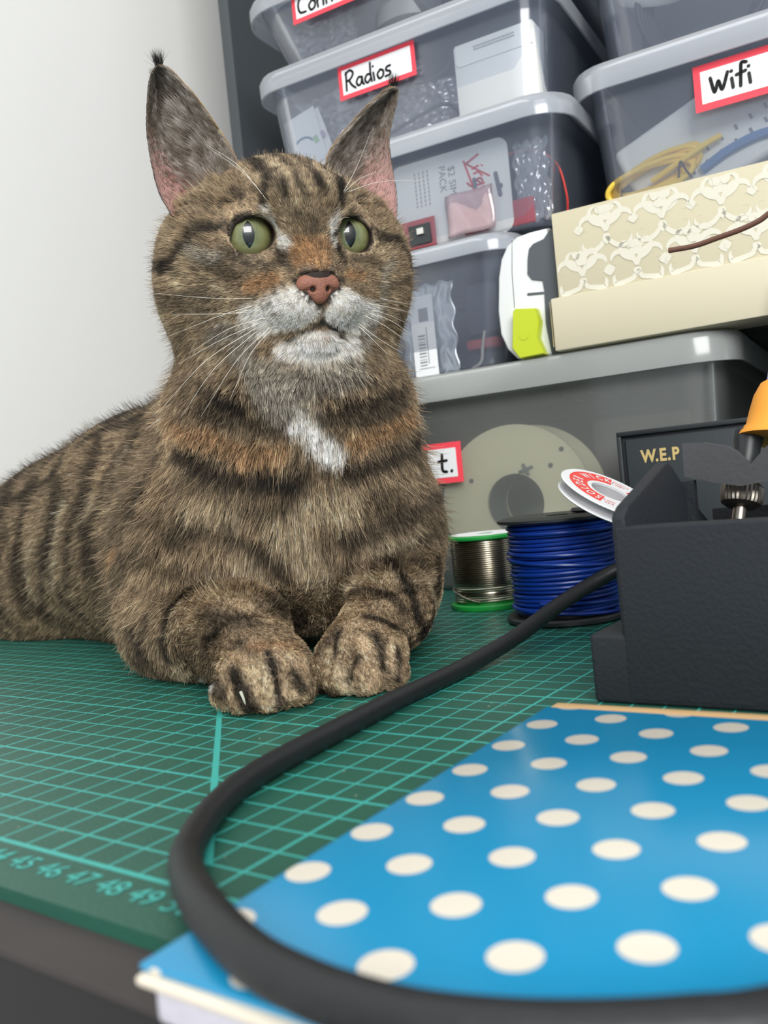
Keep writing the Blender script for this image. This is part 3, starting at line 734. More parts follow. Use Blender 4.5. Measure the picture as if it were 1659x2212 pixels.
bm = NB(); lathe(bm, [(.45, 0), (2.25, 0), (2.3, .08), (2.3, .26), (2.25, .32), (.45, .32)], (sc[0], sc[1], 0.01), n=64, closed=True); finish('lower_flange', bm, M_grn, so)
bm = NB(); lathe(bm, [(.45, 0), (2.25, 0), (2.3, .06), (2.3, .18), (2.25, .24), (.45, .24)], (sc[0], sc[1], 3.95), n=64, closed=True); tf = finish('upper_flange', bm, M_grn, so)
bm = NB(); lathe(bm, [(.5, 0), (1.95, 0), (1.95, .02), (.5, .02)], (sc[0], sc[1], 4.195), n=48, closed=True); finish('paper_disc', bm, M_white, tf)
bm = NB(); lathe(bm, [(.45, 0), (1.9, 0), (1.9, 3.62), (.45, 3.62)], (sc[0], sc[1], .33), n=48, closed=True); finish('core', bm, M_grn, so)
bm = NB(); winding(bm, sc, 2.0, .36, 3.92, .118, .059, 2, jit=.004); finish('solder_wire', bm, M_sol, so)
bm = NB(); P = [(sc[0]+2.12*math.cos(math.radians(a)), sc[1]+2.12*math.sin(math.radians(a)), z) for a, z in ((-170, 1.05), (-155, 1.15), (-135, 1.1), (-112, .85), (-92, .62), (-78, .5))]
tube(bm, spline(P, 6), .055, 8); finish('loose_end', bm, M_sol, so)

M_blw = mat('blue_wire_insulation', srgb(8, 48, 132), 0.35)
M_blk = mat('black_reel_plastic', srgb(38, 41, 44), 0.4)
bs = thing('wire_spool', 'black spool wound with blue insulated wire between the solder reel and the tool holder', 'wire spool', (44.35, 29.6, 0))
bc = (44.35, 29.6)
bm = NB(); lathe(bm, [(.6, 0), (2.85, 0), (2.95, .1), (2.95, .25), (2.85, .33), (.6, .33)], (bc[0], bc[1], 0.01), n=64, closed=True); finish('lower_flange', bm, M_blk, bs)
bm = NB(); lathe(bm, [(.6, 0), (2.95, 0), (3.03, .04), (3.03, .16), (2.7, .26), (.6, .22)], (bc[0], bc[1], 4.95), n=64, closed=True); finish('upper_flange', bm, M_blk, bs)
bm = NB(); lathe(bm, [(.6, 0), (2.3, 0), (2.3, 4.6), (.6, 4.6)], (bc[0], bc[1], .34), n=48, closed=True); finish('core', bm, M_blk, bs)
bm = NB(); winding(bm, bc, 2.5, .36, 4.9, .205, .1, 5, jit=.03, seg=8); finish('blue_wire', bm, M_blw, bs)
bm = NB()
rn = random.Random(8)
for k in range(7):
    a0 = rn.uniform(-170, -60); z0 = .7+k*.6+rn.uniform(-.2, .2); dz = rn.uniform(-.5, .7)
    P = [(bc[0]+2.63*math.cos(math.radians(a0+q*14)), bc[1]+2.63*math.sin(math.radians(a0+q*14)), z0+dz*q/9*1.2) for q in range(12)]
    tube(bm, spline(P, 4), .1, 8)
finish('crossing_wire', bm, M_blw, bs)
bm = NB(); lathe(bm, [(.01, 0), (.85, 0), (.95, .08), (.85, .2), (.01, .22)], (45.6, 30.6, 5.22), n=32); finish('hub_cap', bm, M_blk, bs)

WA0, WA1, WDIR = 82, 250, -1
n_ = Vector((.535, -.059, .843)).normalized(); e1 = Vector((.739, .516, -.433)); e1 = (e1-n_*e1.dot(n_)).normalized(); e2 = n_.cross(e1)
wc = Vector((48.0, 27.3, 6.1))
wk = thing('desoldering_braid_reel', 'white reel with a red SOLDERWICK ring leaning beside the blue wire spool', 'wire reel', (47.75, 27.1, 4.8))
M_wk = mat('white_reel_plastic', srgb(222, 224, 226), 0.35)
bm = NB(); lathe(bm, [(.9, -.05), (2.25, -.05), (2.33, -.0), (2.25, .06), (.9, .06)], wc, n_, 64, closed=True); uf = finish('upper_flange', bm, M_wk, wk)
bm = NB(); lathe(bm, [(.8, -.05), (2.2, -.05), (2.26, 0), (2.2, .05), (.8, .05)], wc-n_*.52, n_, 64, closed=True); finish('lower_flange', bm, M_wk, wk)
bm = NB(); lathe(bm, [(.86, 0), (2.0, 0), (2.0, .4), (.9, .41)], wc-n_*.47, n_, 48, closed=True); finish('hub', bm, mat('pale_grey_hub', srgb(176, 174, 178), .4), wk)
def arcplate(bm, r0, r1, a0, a1, h, th, k=30):
    pts = [(r0*math.cos(math.radians(a0+(a1-a0)*i/k)), r0*math.sin(math.radians(a0+(a1-a0)*i/k))) for i in range(k+1)]
    pts += [(r1*math.cos(math.radians(a1-(a1-a0)*i/k)), r1*math.sin(math.radians(a1-(a1-a0)*i/k))) for i in range(k+1)]
    for i in range(k):
        plate(bm, [pts[i], pts[i+1], pts[2*k-i], pts[2*k+1-i]], wc+n_*h, e1, e2, n_, th)
M_wred = mat('red_ring_print', srgb(222, 62, 56), 0.45)
bm = NB(); arcplate(bm, 1.1, 1.95, WA0, WA1, .065, .008); arcplate(bm, 1.1, 1.95, WA0+210, WA1+150, .065, .008); finish('red_ring', bm, M_wred, uf, smooth=False)
bm = NB(); word = 'SOLDER WICK'
for i, ch in enumerate(word):
    if ch == ' ': continue
    a = math.radians(WA1-7 - (WA1-WA0-14)*i/(len(word)-1)) if WDIR < 0 else math.radians(WA0+7+(WA1-WA0-14)*i/(len(word)-1))
    rad = e1*math.cos(a)+e2*math.sin(a); tan = n_.cross(rad)
    add_text(bm, ch, .66, basis(wc+n_*.08+rad*1.52, -tan, rad) @ Matrix.Diagonal((.68, 1, 1, 1)), bold=.014)
finish('lettering', bm, M_wk, uf, smooth=False)
bm = NB()
for wd, ac, rr in (('LENGTH', WA0-14, 1.7), ('5 FEET', WA0-14, 1.4), ('SIZE', WA1+12, 1.7), ('NO.4', WA1+12, 1.4)):
    if wd == 'SIZE': finish('length_print', bm, M_wred, uf, smooth=False); bm = NB()
    a = math.radians(ac); rad = e1*math.cos(a)+e2*math.sin(a); tan = n_.cross(rad)
    add_text(bm, wd, .24, basis(wc+n_*.07+rad*rr, -rad if False else -tan, rad))
finish('size_print', bm, M_wred, uf, smooth=False)

# ================================================================== printed tool holder
M_hold = mat('dark_grey_printed_plastic', srgb(33, 37, 42), 0.62, bump=.25, bscale=700, spec=.35)
ho = thing('tool_holder', 'dark grey printed soldering iron holder with a stepped base on the right of the mat', 'tool holder', (56, 19, 0))
bm = NB(); box(bm, 51.8, 62, 14.7, 24.5, .01, 2.15, bev=.14, seg=3); finish('base', bm, M_hold, ho)
bm = NB(); box(bm, 52.9, 61.4, 14.685, 15.25, .1, 5.45, bev=.12, seg=3); finish('front_wall', bm, M_hold, ho)
def xplate(name, x0, x1, pts, parent, m, bev=.1):
    bm = NB(); loft(bm, [[Vector((x, y, z)) for y, z in pts] for x in (x0, x1)])
    bmesh.ops.bevel(bm, geom=[e for e in bm.edges], offset=bev, segments=2, profile=.5, affect='EDGES')
    return finish(name, bm, m, parent)
side = [(14.72, 2.1), (14.72, 5.75), (15.2, 6.05), (19.2, 7.25), (19.7, 7.1), (22.5, 5.2), (24.2, 4.6), (24.2, 2.1)]
xplate('side_wall', 52.85, 53.3, side, ho, M_hold); xplate('side_wall', 61.0, 61.45, side, ho, M_hold)
bm = NB(); box(bm, 53.3, 61.0, 24.0, 24.3, 2.1, 5.3, bev=.05); finish('rear_wall', bm, M_hold, ho)
crd = [(53.3, 6.66), (53.33, 7.86), (54.05, 7.8), (54.85, 7.58), (55.1, 7.4), (55.56, 6.88), (56.1, 7.42), (56.5, 7.7), (61, 7.8), (61, 6.5), (56.5, 6.3), (55.17, 6.17), (54.3, 6.37)]
bm = NB(); loft(bm, [[Vector((x, y, z)) for x, z in crd] for y in (20.9, 21.3)]); finish('notched_cradle', bm, mat('grey_cradle_plastic', srgb(68, 70, 72), .7, bump=.2, bscale=500), ho)
for px_ in (53.4, 60.6):
    bm = NB(); box(bm, px_-.2, px_+.2, 20.92, 21.28, 2.1, 6.5); finish('cradle_post', bm, M_hold, ho)

# soldering iron resting in the notch: orange grip, knurled nut, hollow tip
M_or = mat('orange_rubber_grip', srgb(236, 158, 52), 0.6, bump=.1)
M_st2 = mat('worn_steel', srgb(150, 144, 134), 0.35, metal=1.0)
si = thing('soldering_iron', 'soldering iron with an orange rubber grip and knurled steel nut in the holder notch', 'soldering iron', (55.7, 20, 5))
A = Vector((54.78, 22.1, 5.15)); B = Vector((54.98, 22.75, 6.9)); ax = (B-A).normalized()
def along(s): return A+ax*s
bm = NB(); lathe(bm, [(.17, 0), (.24, 0), (.24, 1.0), (.17, 1.0)], along(-.25), ax, 24, closed=True); finish('hollow_tip', bm, M_st2, si)
bm = NB(); prof_n = []
loops = []
q = ax.to_track_quat('Z', 'X').to_matrix()
for r, h in ((.3, .22), (.52, .25), (.66, .36), (.7, .5), (.7, .95), (.56, 1.15), (.3, 1.2)):
    loops.append([along(0)+q @ Vector(((r+(.035 if (k % 2 and .3 < h < 1.0) else 0))*math.cos(2*PI*k/60), (r+(.035 if (k % 2 and .3 < h < 1.0) else 0))*math.sin(2*PI*k/60), h)) for k in range(60)])
loft(bm, loops); finish('knurled_nut', bm, M_st2, si, angle=20)
bm = NB(); lathe(bm, [(.4, 1.15), (.45, 1.4), (.45, 2.5), (.5, 2.7), (.5, 3.1), (.3, 3.2)], along(0), ax, 32); finish('barrel', bm, M_blk, si)
up_ = Vector((.12, .25, .95)).normalized()
bm = NB(); lathe(bm, [(.5, 0), (1.5, .02), (1.46, .15), (1.2, .5), (1.14, 1.0), (1.04, 1.6), (.86, 2.05), (.5, 2.3), (.1, 2.36)], Vector((56.05, 23.5, 7.62)), up_, 40); finish('grip', bm, M_or, si)

# brown rod entering from the right
bm = NB(); tube(bm, spline([(52.86, 23, 15.16), (53.8, 23, 15.11), (54.64, 23, 15.2), (55.46, 23, 15.3), (56.1, 23, 15.45), (56.8, 23, 15.7), (58.5, 23, 15.6), (60.3, 23, 14.2), (60.9, 23, 10), (60.9, 23.2, 6.3), (60.9, 23.4, 2.2)], 8), .1, 10)
tag(finish('brown_rod', bm, mat('brown_copper_rod', srgb(104, 70, 56), .45, bump=.3, bscale=300)), 'bent brown rod reaching in from the right in front of the patterned box', 'rod')

# ================================================================== thick black cable
CAB = [(46.53, 37.58-4, 3.4), (47.95, 27.29, 2.6), (46.42, 24.92, 1.6)] + [(45.9, 21.09, 0.75), (45.71, 17.02, 0.35), (45.92, 12.43, 0.35), (46.28, 8.13, 0.35), (46.51, 5.9, 0.35), (46.87, 4.14, 0.35), (47.68, 2.29, 0.35), (49.01, 0.48, 0.45), (50.81, -1.05, 0.88), (52.63, -2.34, 1.32), (53.72, -2.9, 1.37), (54.63, -3.23, 1.37), (55.37, -3.35, 1.35), (56.14, -3.41, 1.35), (57.14, -3.35, 1.35), (58.15, -3.06, 1.35), (59.03, -2.66, 1.35), (59.85, -2.17, 1.35), (60.63, -1.58, 1.35), (62.5, .5, 1.35), (64.5, 4, 1.35), (66, 8, 1.36), (68.0, 11.5, 1.4), (70, 14, .8), (72, 17, .35), (78, 20, .35)]
pts = [(55.6, 24.8, 4.2), (51.5, 25.8, 3.4)] + [(49.3, 26.8, 2.95)] + CAB[1:]
bm = NB(); tube(bm, spline(pts, 10), .335, 20)
tag(finish('thick_cable', bm, mat('black_rubber_cable', srgb(24, 26, 29), .5, bump=.25, bscale=250, vary=.15, vscale=60)), 'thick black rubber cable curving over the green mat and the polka dot book', 'cable')
# ================================================================== the cat
HR = np.array([[-0.5534295562406524, 0.8237439444630373, 0.12313261241340975], [-0.8328326089252635, -0.5454829503149746, -0.09401168239325383], [-0.010274813380968167, -0.15457769850837894, 0.9879272054831971]])
HC = np.array([37.5775, 19.0398, 18.4249])
def h2w(p): return HC + np.asarray(p, float) @ HR.T     # head frame (x cat's right, y nose, z up) to world
I3 = np.eye(3)
PR = []          # signed-distance shapes: (kind, op, k, data)
def ell(c, s, R=I3, k=1.0, op='u', head=False):
    c = np.array(c, float); R = np.array(R, float)
    if head: c = h2w(c); R = HR @ R
    PR.append(('e', op, k, (c, np.array(s, float), R, float(max(s)))))
def cap(a, b, ra, rb, k=1.0, op='u', head=False):
    a = np.array(a, float); b = np.array(b, float)
    if head: a = h2w(a); b = h2w(b)
    PR.append(('c', op, k, (a, b, ra, rb)))
def rot(deg, ax='z'):
    a = math.radians(deg); c, s = math.cos(a), math.sin(a)
    return {'z': np.array([[c, -s, 0], [s, c, 0], [0, 0, 1]]), 'y': np.array([[c, 0, s], [0, 1, 0], [-s, 0, c]]), 'x': np.array([[1, 0, 0], [0, c, -s], [0, s, c]])}[ax]
def one(pr, P):
    if pr[0] == 'e':
        c, s, R, _ = pr[3]; q = (P-c) @ R
        k0 = np.linalg.norm(q/s, axis=-1); k1 = np.linalg.norm(q/(s*s), axis=-1)
        return k0*(k0-1)/np.maximum(k1, 1e-6)
    a, b, ra, rb = pr[3]; d = b-a; h = np.clip(((P-a) @ d)/(d @ d), 0, 1)
    return np.linalg.norm(P-a-h[..., None]*d, axis=-1)-(ra+(rb-ra)*h)
def comb(f, d, op, k):
    if op == 'u':
        h = np.maximum(k-np.abs(f-d), 0)/k; return np.minimum(f, d)-h*h*k*.25
    if op == 's':
        d = -d; h = np.maximum(k-np.abs(f-d), 0)/k; return np.maximum(f, d)+h*h*k*.25
def bounds(pr):
    if pr[0] == 'e': c, s, R, m = pr[3]; return c-m, c+m
    a, b, ra, rb = pr[3]; r = max(ra, rb); return np.minimum(a, b)-r, np.maximum(a, b)+r
def sdf(P, prims):
    f = np.full(len(P), 3.0)
    for pr in prims:
        lo, hi = bounds(pr); m = ((P > lo-2.5) & (P < hi+2.5)).all(1)
        if m.any(): f[m] = comb(f[m], one(pr, P[m]), pr[1], pr[2])
    return np.maximum(f, GROUND-P[:, 2])
GROUND = 0.03
def surface(prims, lo, hi, h):
    """naive surface nets over the blended shapes, then pulled onto the exact surface"""
    n = ((np.array(hi)-np.array(lo))/h).astype(int)+1
    ax = [lo[i]+h*np.arange(n[i]) for i in range(3)]
    F = np.full(tuple(n), 3.0, np.float32)
    for pr in prims:
        a, b = bounds(pr); sl = []
        for i in range(3):
            i0 = max(int((a[i]-1.6-lo[i])/h), 0); i1 = min(int((b[i]+1.6-lo[i])/h)+2, n[i]); sl.append(slice(i0, max(i1, i0)))
        if any(s.stop <= s.start for s in sl): continue
        G = np.stack(np.meshgrid(*[ax[i][sl[i]] for i in range(3)], indexing='ij'), -1)
        sub = F[tuple(sl)]; F[tuple(sl)] = comb(sub, one(pr, G).astype(np.float32), pr[1], pr[2])
    F = np.maximum(F, (GROUND-ax[2])[None, None, :].astype(np.float32))
    F[0] = F[-1] = 1; F[:, 0] = F[:, -1] = 1; F[:, :, 0] = F[:, :, -1] = 1
    S_ = F < 0
    cor = [(i, j, k) for i in (0, 1) for j in (0, 1) for k in (0, 1)]
    c = n-1
    occ = sum(S_[i:i+c[0], j:j+c[1], k:k+c[2]].astype(np.int8) for i, j, k in cor)
    cells = np.argwhere((occ > 0) & (occ < 8))
    idx = -np.ones(tuple(c), np.int64); idx[tuple(cells.T)] = np.arange(len(cells))
    acc = np.zeros((len(cells), 3)); cnt = np.zeros(len(cells))
    for a in cor:
        for d in range(3):
            if a[d]: continue
            b = list(a); b[d] = 1
            fa = F[tuple((cells+a).T)]; fb = F[tuple((cells+b).T)]; m = (fa < 0) != (fb < 0)
            t = np.where(m, fa/np.where(m, fa-fb, 1), 0)
            p = np.array(a, float)+t[:, None]*(np.array(b)-np.array(a)); acc[m] += p[m]; cnt[m] += 1
    V_ = np.array(lo)+h*(cells+acc/cnt[:, None])
    quads = []
    for d in range(3):
        e = [0, 0, 0]; e[d] = 1; u, v = (d+1) % 3, (d+2) % 3
        A = S_[:c[0], :c[1], :c[2]]; B = S_[e[0]:e[0]+c[0], e[1]:e[1]+c[1], e[2]:e[2]+c[2]]
        q = np.argwhere(A != B); q = q[(q[:, u] > 0) & (q[:, v] > 0)]
        fl = A[tuple(q.T)]
        du = np.zeros(3, int); du[u] = 1; dv = np.zeros(3, int); dv[v] = 1
        i0 = idx[tuple(q.T)]; i1 = idx[tuple((q-du).T)]; i2 = idx[tuple((q-du-dv).T)]; i3 = idx[tuple((q-dv).T)]
        Q = np.stack([i0, i1, i2, i3], 1); Q[fl] = Q[fl]; Q[~fl] = Q[~fl][:, ::-1]
        quads.append(Q)
    Q = np.concatenate(quads); Q = Q[(Q >= 0).all(1)]
    def grad(X):
        g = np.stack([sdf(X+d, prims)-sdf(X-d, prims) for d in np.eye(3)*.02], 1)
        return g/np.maximum(np.linalg.norm(g, axis=1, keepdims=True), 1e-9)
    for it in range(2):
        f = sdf(V_, prims); V_ = V_-np.clip(f, -h*.7, h*.7)[:, None]*grad(V_)
    return V_, Q, grad(V_)

# ---- trunk (world frame, centimetres)
ell((5.5, 26.2, 4.2), (7.2, 5.6, 4.9), k=2.5)                 # rump
ell((9.5, 23.3, 4.0), (5.6, 3.6, 4.6), rot(-8), k=2.0)        # near thigh
ell((8.5, 30.0, 3.8), (5.6, 3.4, 4.2), k=2.0)                 # far thigh
ell((14.5, 25.6, 5.6), (8.5, 6.3, 6.2), k=3)                  # loin
ell((22.5, 24.2, 6.2), (8.5, 6.6, 6.9), rot(-8), k=3)         # ribs
ell((29.5, 22.9, 7.2), (6.6, 5.7, 6.7), rot(-12), k=2.6)        # shoulders
ell((35.5, 20.3, 7.6), (5.0, 5.6, 6.6), rot(-32), k=2.6)        # chest
ell((35.9, 20.4, 11.2), (4.4, 5.0, 3.4), rot(-34), k=2.2)     # ruff
cap((35.3, 20.5, 11.5), (36.7, 19.8, 15.8), 4.6, 4.15, k=1.8)  # neck
ell((31.2, 17.2, 4.7), (4.7, 3.2, 4.7), rot(-20), k=1.8)      # near shoulder blade and upper arm
ell((36.5, 24.7, 5.0), (3.3, 3.4, 5.0), rot(-10), k=1.8)      # far upper arm
# ---- forelegs
cap((31.6, 15.6, 2.1), (37.9, 13.6, 2.15), 2.15, 1.75, k=1.2)
cap((37.9, 13.6, 2.15), (40.3, 12.3, 1.25), 1.6, 1.35, k=.7)
cap((37.1, 25.0, 2.3), (41.2, 19.0, 2.25), 2.3, 1.65, k=1.2)
cap((41.2, 19.0, 2.25), (42.3, 15.4, 1.3), 1.6, 1.35, k=.7)
# tail tucked behind
for a, b, r0, r1 in (((-.3, 27.6, 2.2), (2, 32.5, 1.6), 1.5, 1.4), ((2, 32.5, 1.6), (9, 35.3, 1.4), 1.4, 1.3), ((9, 35.3, 1.4), (18, 34.2, 1.3), 1.3, 1.2), ((18, 34.2, 1.3), (26, 32.6, 1.2), 1.2, .9)):
    cap(a, b, r0, r1, k=.8)
# ---- paws: a low broad pad and four toes, split by narrow grooves
def paw(c, ang, w=1.0, tilt=0):
    c = np.array(c, float); f = np.array([math.cos(math.radians(ang)), math.sin(math.radians(ang)), 0]); s = np.array([-f[1], f[0], 0])
    ell(c, (1.55, 1.6, 1.15), rot(ang), k=.6)
    for i, (o, fw, r) in enumerate(((-1.28, .85, .6), (-.46, 1.35, .7), (.46, 1.35, .7), (1.28, .8, .6))):
        p = c+s*o*w+f*fw; m = c+s*o*.85+f*(fw*.45)
        cap(c+s*o*.6+f*-.4+np.array((0, 0, .2)), (m[0], m[1], 1.35), r*.8, r*.92, k=.2); cap((m[0], m[1], 1.35), (p[0], p[1], .66), r*.92, r*.97, k=.1)
    for o in (-.9, 0, .9):
        a = c+s*o*.9+f*1.0; b = c+s*o*1.0+f*2.1; cap((a[0], a[1], 2.15), (b[0], b[1], .45), .13, .24, k=.18, op='s')
paw((40.6, 12.0, 1.15), -62)
paw((42.7, 15.0, 1.15), -72)

# ---- head
hd = dict(head=True)
ell((0, -.9, .3), (3.7, 4.0, 3.45), k=1.6, **hd)              # skull
ell((0, -1.2, -2.0), (5.15, 3.8, 3.5), k=1.8, **hd)            # cheeks and throat
for s in (1, -1):
    ell((s*3.45, -.1, -1.35), (2.0, 2.2, 3.0), rot(s*6, 'y'), k=1.3, **hd)
    ell((s*.95, 2.6, 1.2), (1.3, 1.0, 1.1), k=1.0, **hd)      # brow
    ell((s*2.16, 1.62, .02), (1.42, 1.28, 1.22), k=.5, **hd)  # eyelids
ell((0, 1.9, .6), (1.3, 1.6, 1.7), k=1.0, **hd)               # forehead to bridge
cap((0, 2.4, .1), (0, 3.85, -1.75), 1.02, .68, k=.8, **hd)    # nose bridge
ell((0, 2.1, -2.7), (2.2, 1.8, 1.6), k=.9, **hd)             # muzzle
for s in (1, -1):
    ell((s*.9, 3.2, -2.85), (1.08, 1.1, .86), rot(-s*14, 'z'), k=.4, **hd)   # whisker pads
ell((0, 3.0, -4.3), (.98, .98, .62), k=.3, **hd)          # chin
for s in (1, -1):
    ell((s*2.14, 3.3, -.02), (.95, 3.0, .72), rot(s*16, 'y'), k=.12, op='s', **hd)  # eye opening
    cap((0, 4.5, -3.5), (s*.55, 4.2, -3.82), .13, .15, k=.2, op='s', **hd)
    cap((s*.55, 4.2, -3.82), (s*1.25, 3.3, -4.2), .15, .12, k=.2, op='s', **hd)
cap((0, 4.75, -2.9), (0, 4.5, -3.45), .07, .1, k=.2, op='s', **hd)

CV, CQ, CN = surface(PR, (-4.4, 6.5, -.6), (48.0, 38.5, 24.0), 0.2)

# ---- ears: cupped sheets with thickness, part of the same body mesh
def ear(s, n=22, m=26):
    inn = np.array(spline([(1.7, .75, 2.0), (2.15, .0, 3.9), (3.3, -.35, 5.9), (4.05, -.5, 6.8), (4.38, -.55, 7.12), (4.7, -.6, 7.2)], 8))
    out = np.array(spline([(5.0, .9, 1.0), (5.4, .3, 2.2), (5.5, -.6, 4.4), (5.32, -.65, 6.1), (5.15, -.6, 6.75), (4.98, -.6, 7.05), (4.74, -.6, 7.21)], 8))
    if s < 0:
        out = np.array(spline([(4.9, .9, 1.0), (5.2, .3, 2.2), (5.35, -.6, 4.4), (5.72, -.65, 5.9), (5.9, -.6, 6.5), (5.92, -.6, 6.8), (5.78, -.6, 6.95)], 8))
        inn = np.array(spline([(1.7, .75, 2.0), (2.15, .0, 3.8), (3.97, -.4, 5.75), (5.0, -.5, 6.6), (5.4, -.55, 6.88), (5.74, -.6, 6.94)], 8))
    W_ = np.linspace(0, 1, m)
    def at(cv, w):
        x = w*(len(cv)-1); i = np.minimum(x.astype(int), len(cv)-2); t = (x-i)[:, None]; return cv[i]*(1-t)+cv[i+1]*t
    A, B = at(inn, W_), at(out, W_)
    G = np.zeros((2, m, n, 3))
    for j in range(n):
        u = j/(n-1); uu = 2*u-1
        P = A*(1-u)+B*u
        dep = (1-uu*uu)*(1.75*(1-W_)**.75+.28)*np.minimum(1, (1-W_)*9+.1)
        P = P.copy(); P[:, 1] -= dep
        for side in (0, 1):
            Q = P.copy(); Q[:, 1] -= side*(.13+.0*dep)*np.minimum(1, (1-abs(uu))*6+.15); G[side, :, j] = Q
    G[..., 0] *= s
    V_ = h2w(G.reshape(-1, 3)); off = m*n; F_ = []
    g = lambda sd, i, j: sd*off+i*n+j
    for i in range(m-1):
        for j in range(n-1):
            F_.append((g(0, i, j), g(0, i, j+1), g(0, i+1, j+1), g(0, i+1, j))); F_.append((g(1, i, j), g(1, i+1, j), g(1, i+1, j+1), g(1, i, j+1)))
        for j in (0, n-1): F_.append((g(0, i, j), g(0, i+1, j), g(1, i+1, j), g(1, i, j)))
    for j in range(n-1): F_.append((g(0, m-1, j), g(0, m-1, j+1), g(1, m-1, j+1), g(1, m-1, j)))
    F_ = np.array(F_)
    if s > 0: F_ = F_[:, ::-1]
    return V_, F_, G
EYES = [(1, (0.701, -0.704, -0.113)), (-1, (0.762, -0.637, -0.117))]
CLAW = [(41.23, 9.93, 0.97), (41.32, 9.94, 0.74), (41.35, 9.98, 0.51)]
WHISKERS = [[(38.53, 15.95, 14.54), (37.85, 14.21, 13.8), (37.11, 12.43, 12.83)], [(38.25, 15.91, 14.37), (37.36, 13.69, 13.0), (36.73, 11.64, 11.08)], [(38.2, 15.94, 14.24), (37.59, 13.91, 12.69), (37.33, 12.13, 10.78)], [(38.73, 16.13, 14.3), (38.58, 14.13, 12.83), (38.42, 12.1, 10.64)], [(38.78, 16.17, 14.22), (38.7, 14.84, 13.13), (38.61, 13.49, 11.27)], [(38.46, 15.64, 15.46), (37.54, 14.36, 15.49), (36.04, 12.68, 15.79)], [(38.39, 15.68, 15.19), (37.73, 14.27, 14.74), (36.7, 12.59, 14.01)], [(38.02, 15.62, 14.97), (37.32, 14.19, 14.89), (36.62, 12.77, 14.88)], [(38.69, 15.9, 14.65), (38.2, 14.31, 14.16), (37.57, 12.6, 13.17)], [(41.09, 19.84, 15.19), (41.84, 20.18, 14.92), (42.64, 20.56, 14.58)], [(40.98, 19.8, 14.83), (41.78, 20.18, 14.41), (42.51, 20.49, 13.77)], [(40.97, 19.41, 14.71), (41.82, 19.69, 14.13), (42.7, 19.99, 13.32)], [(40.87, 19.23, 14.34), (41.7, 19.49, 13.53), (42.59, 19.8, 12.81)], [(41.18, 20.42, 15.47), (41.75, 20.64, 15.26), (42.44, 20.94, 15.0)], [(40.82, 19.23, 14.27), (41.49, 19.38, 13.49), (42.05, 19.46, 12.84)], [(41.03, 20.02, 14.95), (41.65, 20.27, 14.67), (42.33, 20.56, 14.23)], [(39.74, 15.72, 18.87), (39.18, 15.06, 20.07), (38.19, 14.08, 21.24)], [(39.31, 15.56, 19.59), (38.86, 14.96, 20.56), (38.07, 14.11, 21.39)], [(41.46, 18.19, 19.35), (42.17, 18.37, 20.27), (42.91, 18.56, 21.52)], [(41.46, 18.19, 19.35), (42.26, 18.42, 19.82), (43.27, 18.77, 19.97)], [(41.46, 18.39, 19.46), (42.81, 18.99, 19.66), (44.37, 19.74, 19.45)]]
FUR = 1.0
ears = [ear(1), ear(-1)]
parts_V = [CV]; parts_F = [CQ]; off = len(CV)
for Ve, Fe, _ in ears:
    parts_V.append(Ve); parts_F.append(Fe+off); off += len(Ve)
BV = np.concatenate(parts_V); BF = np.concatenate(parts_F); NB_BODY = len(CV); NE = len(ears[0][0])
cat = thing('cat', 'brown tabby cat with green eyes lying on the green cutting mat, forepaws together', 'cat', (24, 22, 0))

# ---- coat colour: tabby ground colour, procedural flank stripes, then the markings stroked over the body
PAL = {k: np.array(srgb(*v)[:3]) for k, v in dict(K=(34, 30, 27), D=(66, 57, 48), B=(146, 128, 104), T=(208, 190, 160), O=(184, 144, 104), W=(250, 245, 236), G=(168, 162, 150), C=(214, 190, 158), P=(196, 146, 136), R=(120, 62, 40), Y=(196, 158, 104)).items()}
def vnoise(P, f, seed=0):
    q = P*f; i = np.floor(q).astype(np.int64); t = q-i; t = t*t*(3-2*t); out = 0
    for dx in (0, 1):
        for dy in (0, 1):
            for dz in (0, 1):
                h = ((i[:, 0]+dx)*73856093) ^ ((i[:, 1]+dy)*19349663) ^ ((i[:, 2]+dz)*83492791) ^ (seed*2654435761)
                h = ((h ^ (h >> 13))*1274126177) & 0xffffffff
                v = ((h ^ (h >> 16)) & 0xffff)/65535.0
                out = out+v*np.where(dx, t[:, 0], 1-t[:, 0])*np.where(dy, t[:, 1], 1-t[:, 1])*np.where(dz, t[:, 2], 1-t[:, 2])
    return out
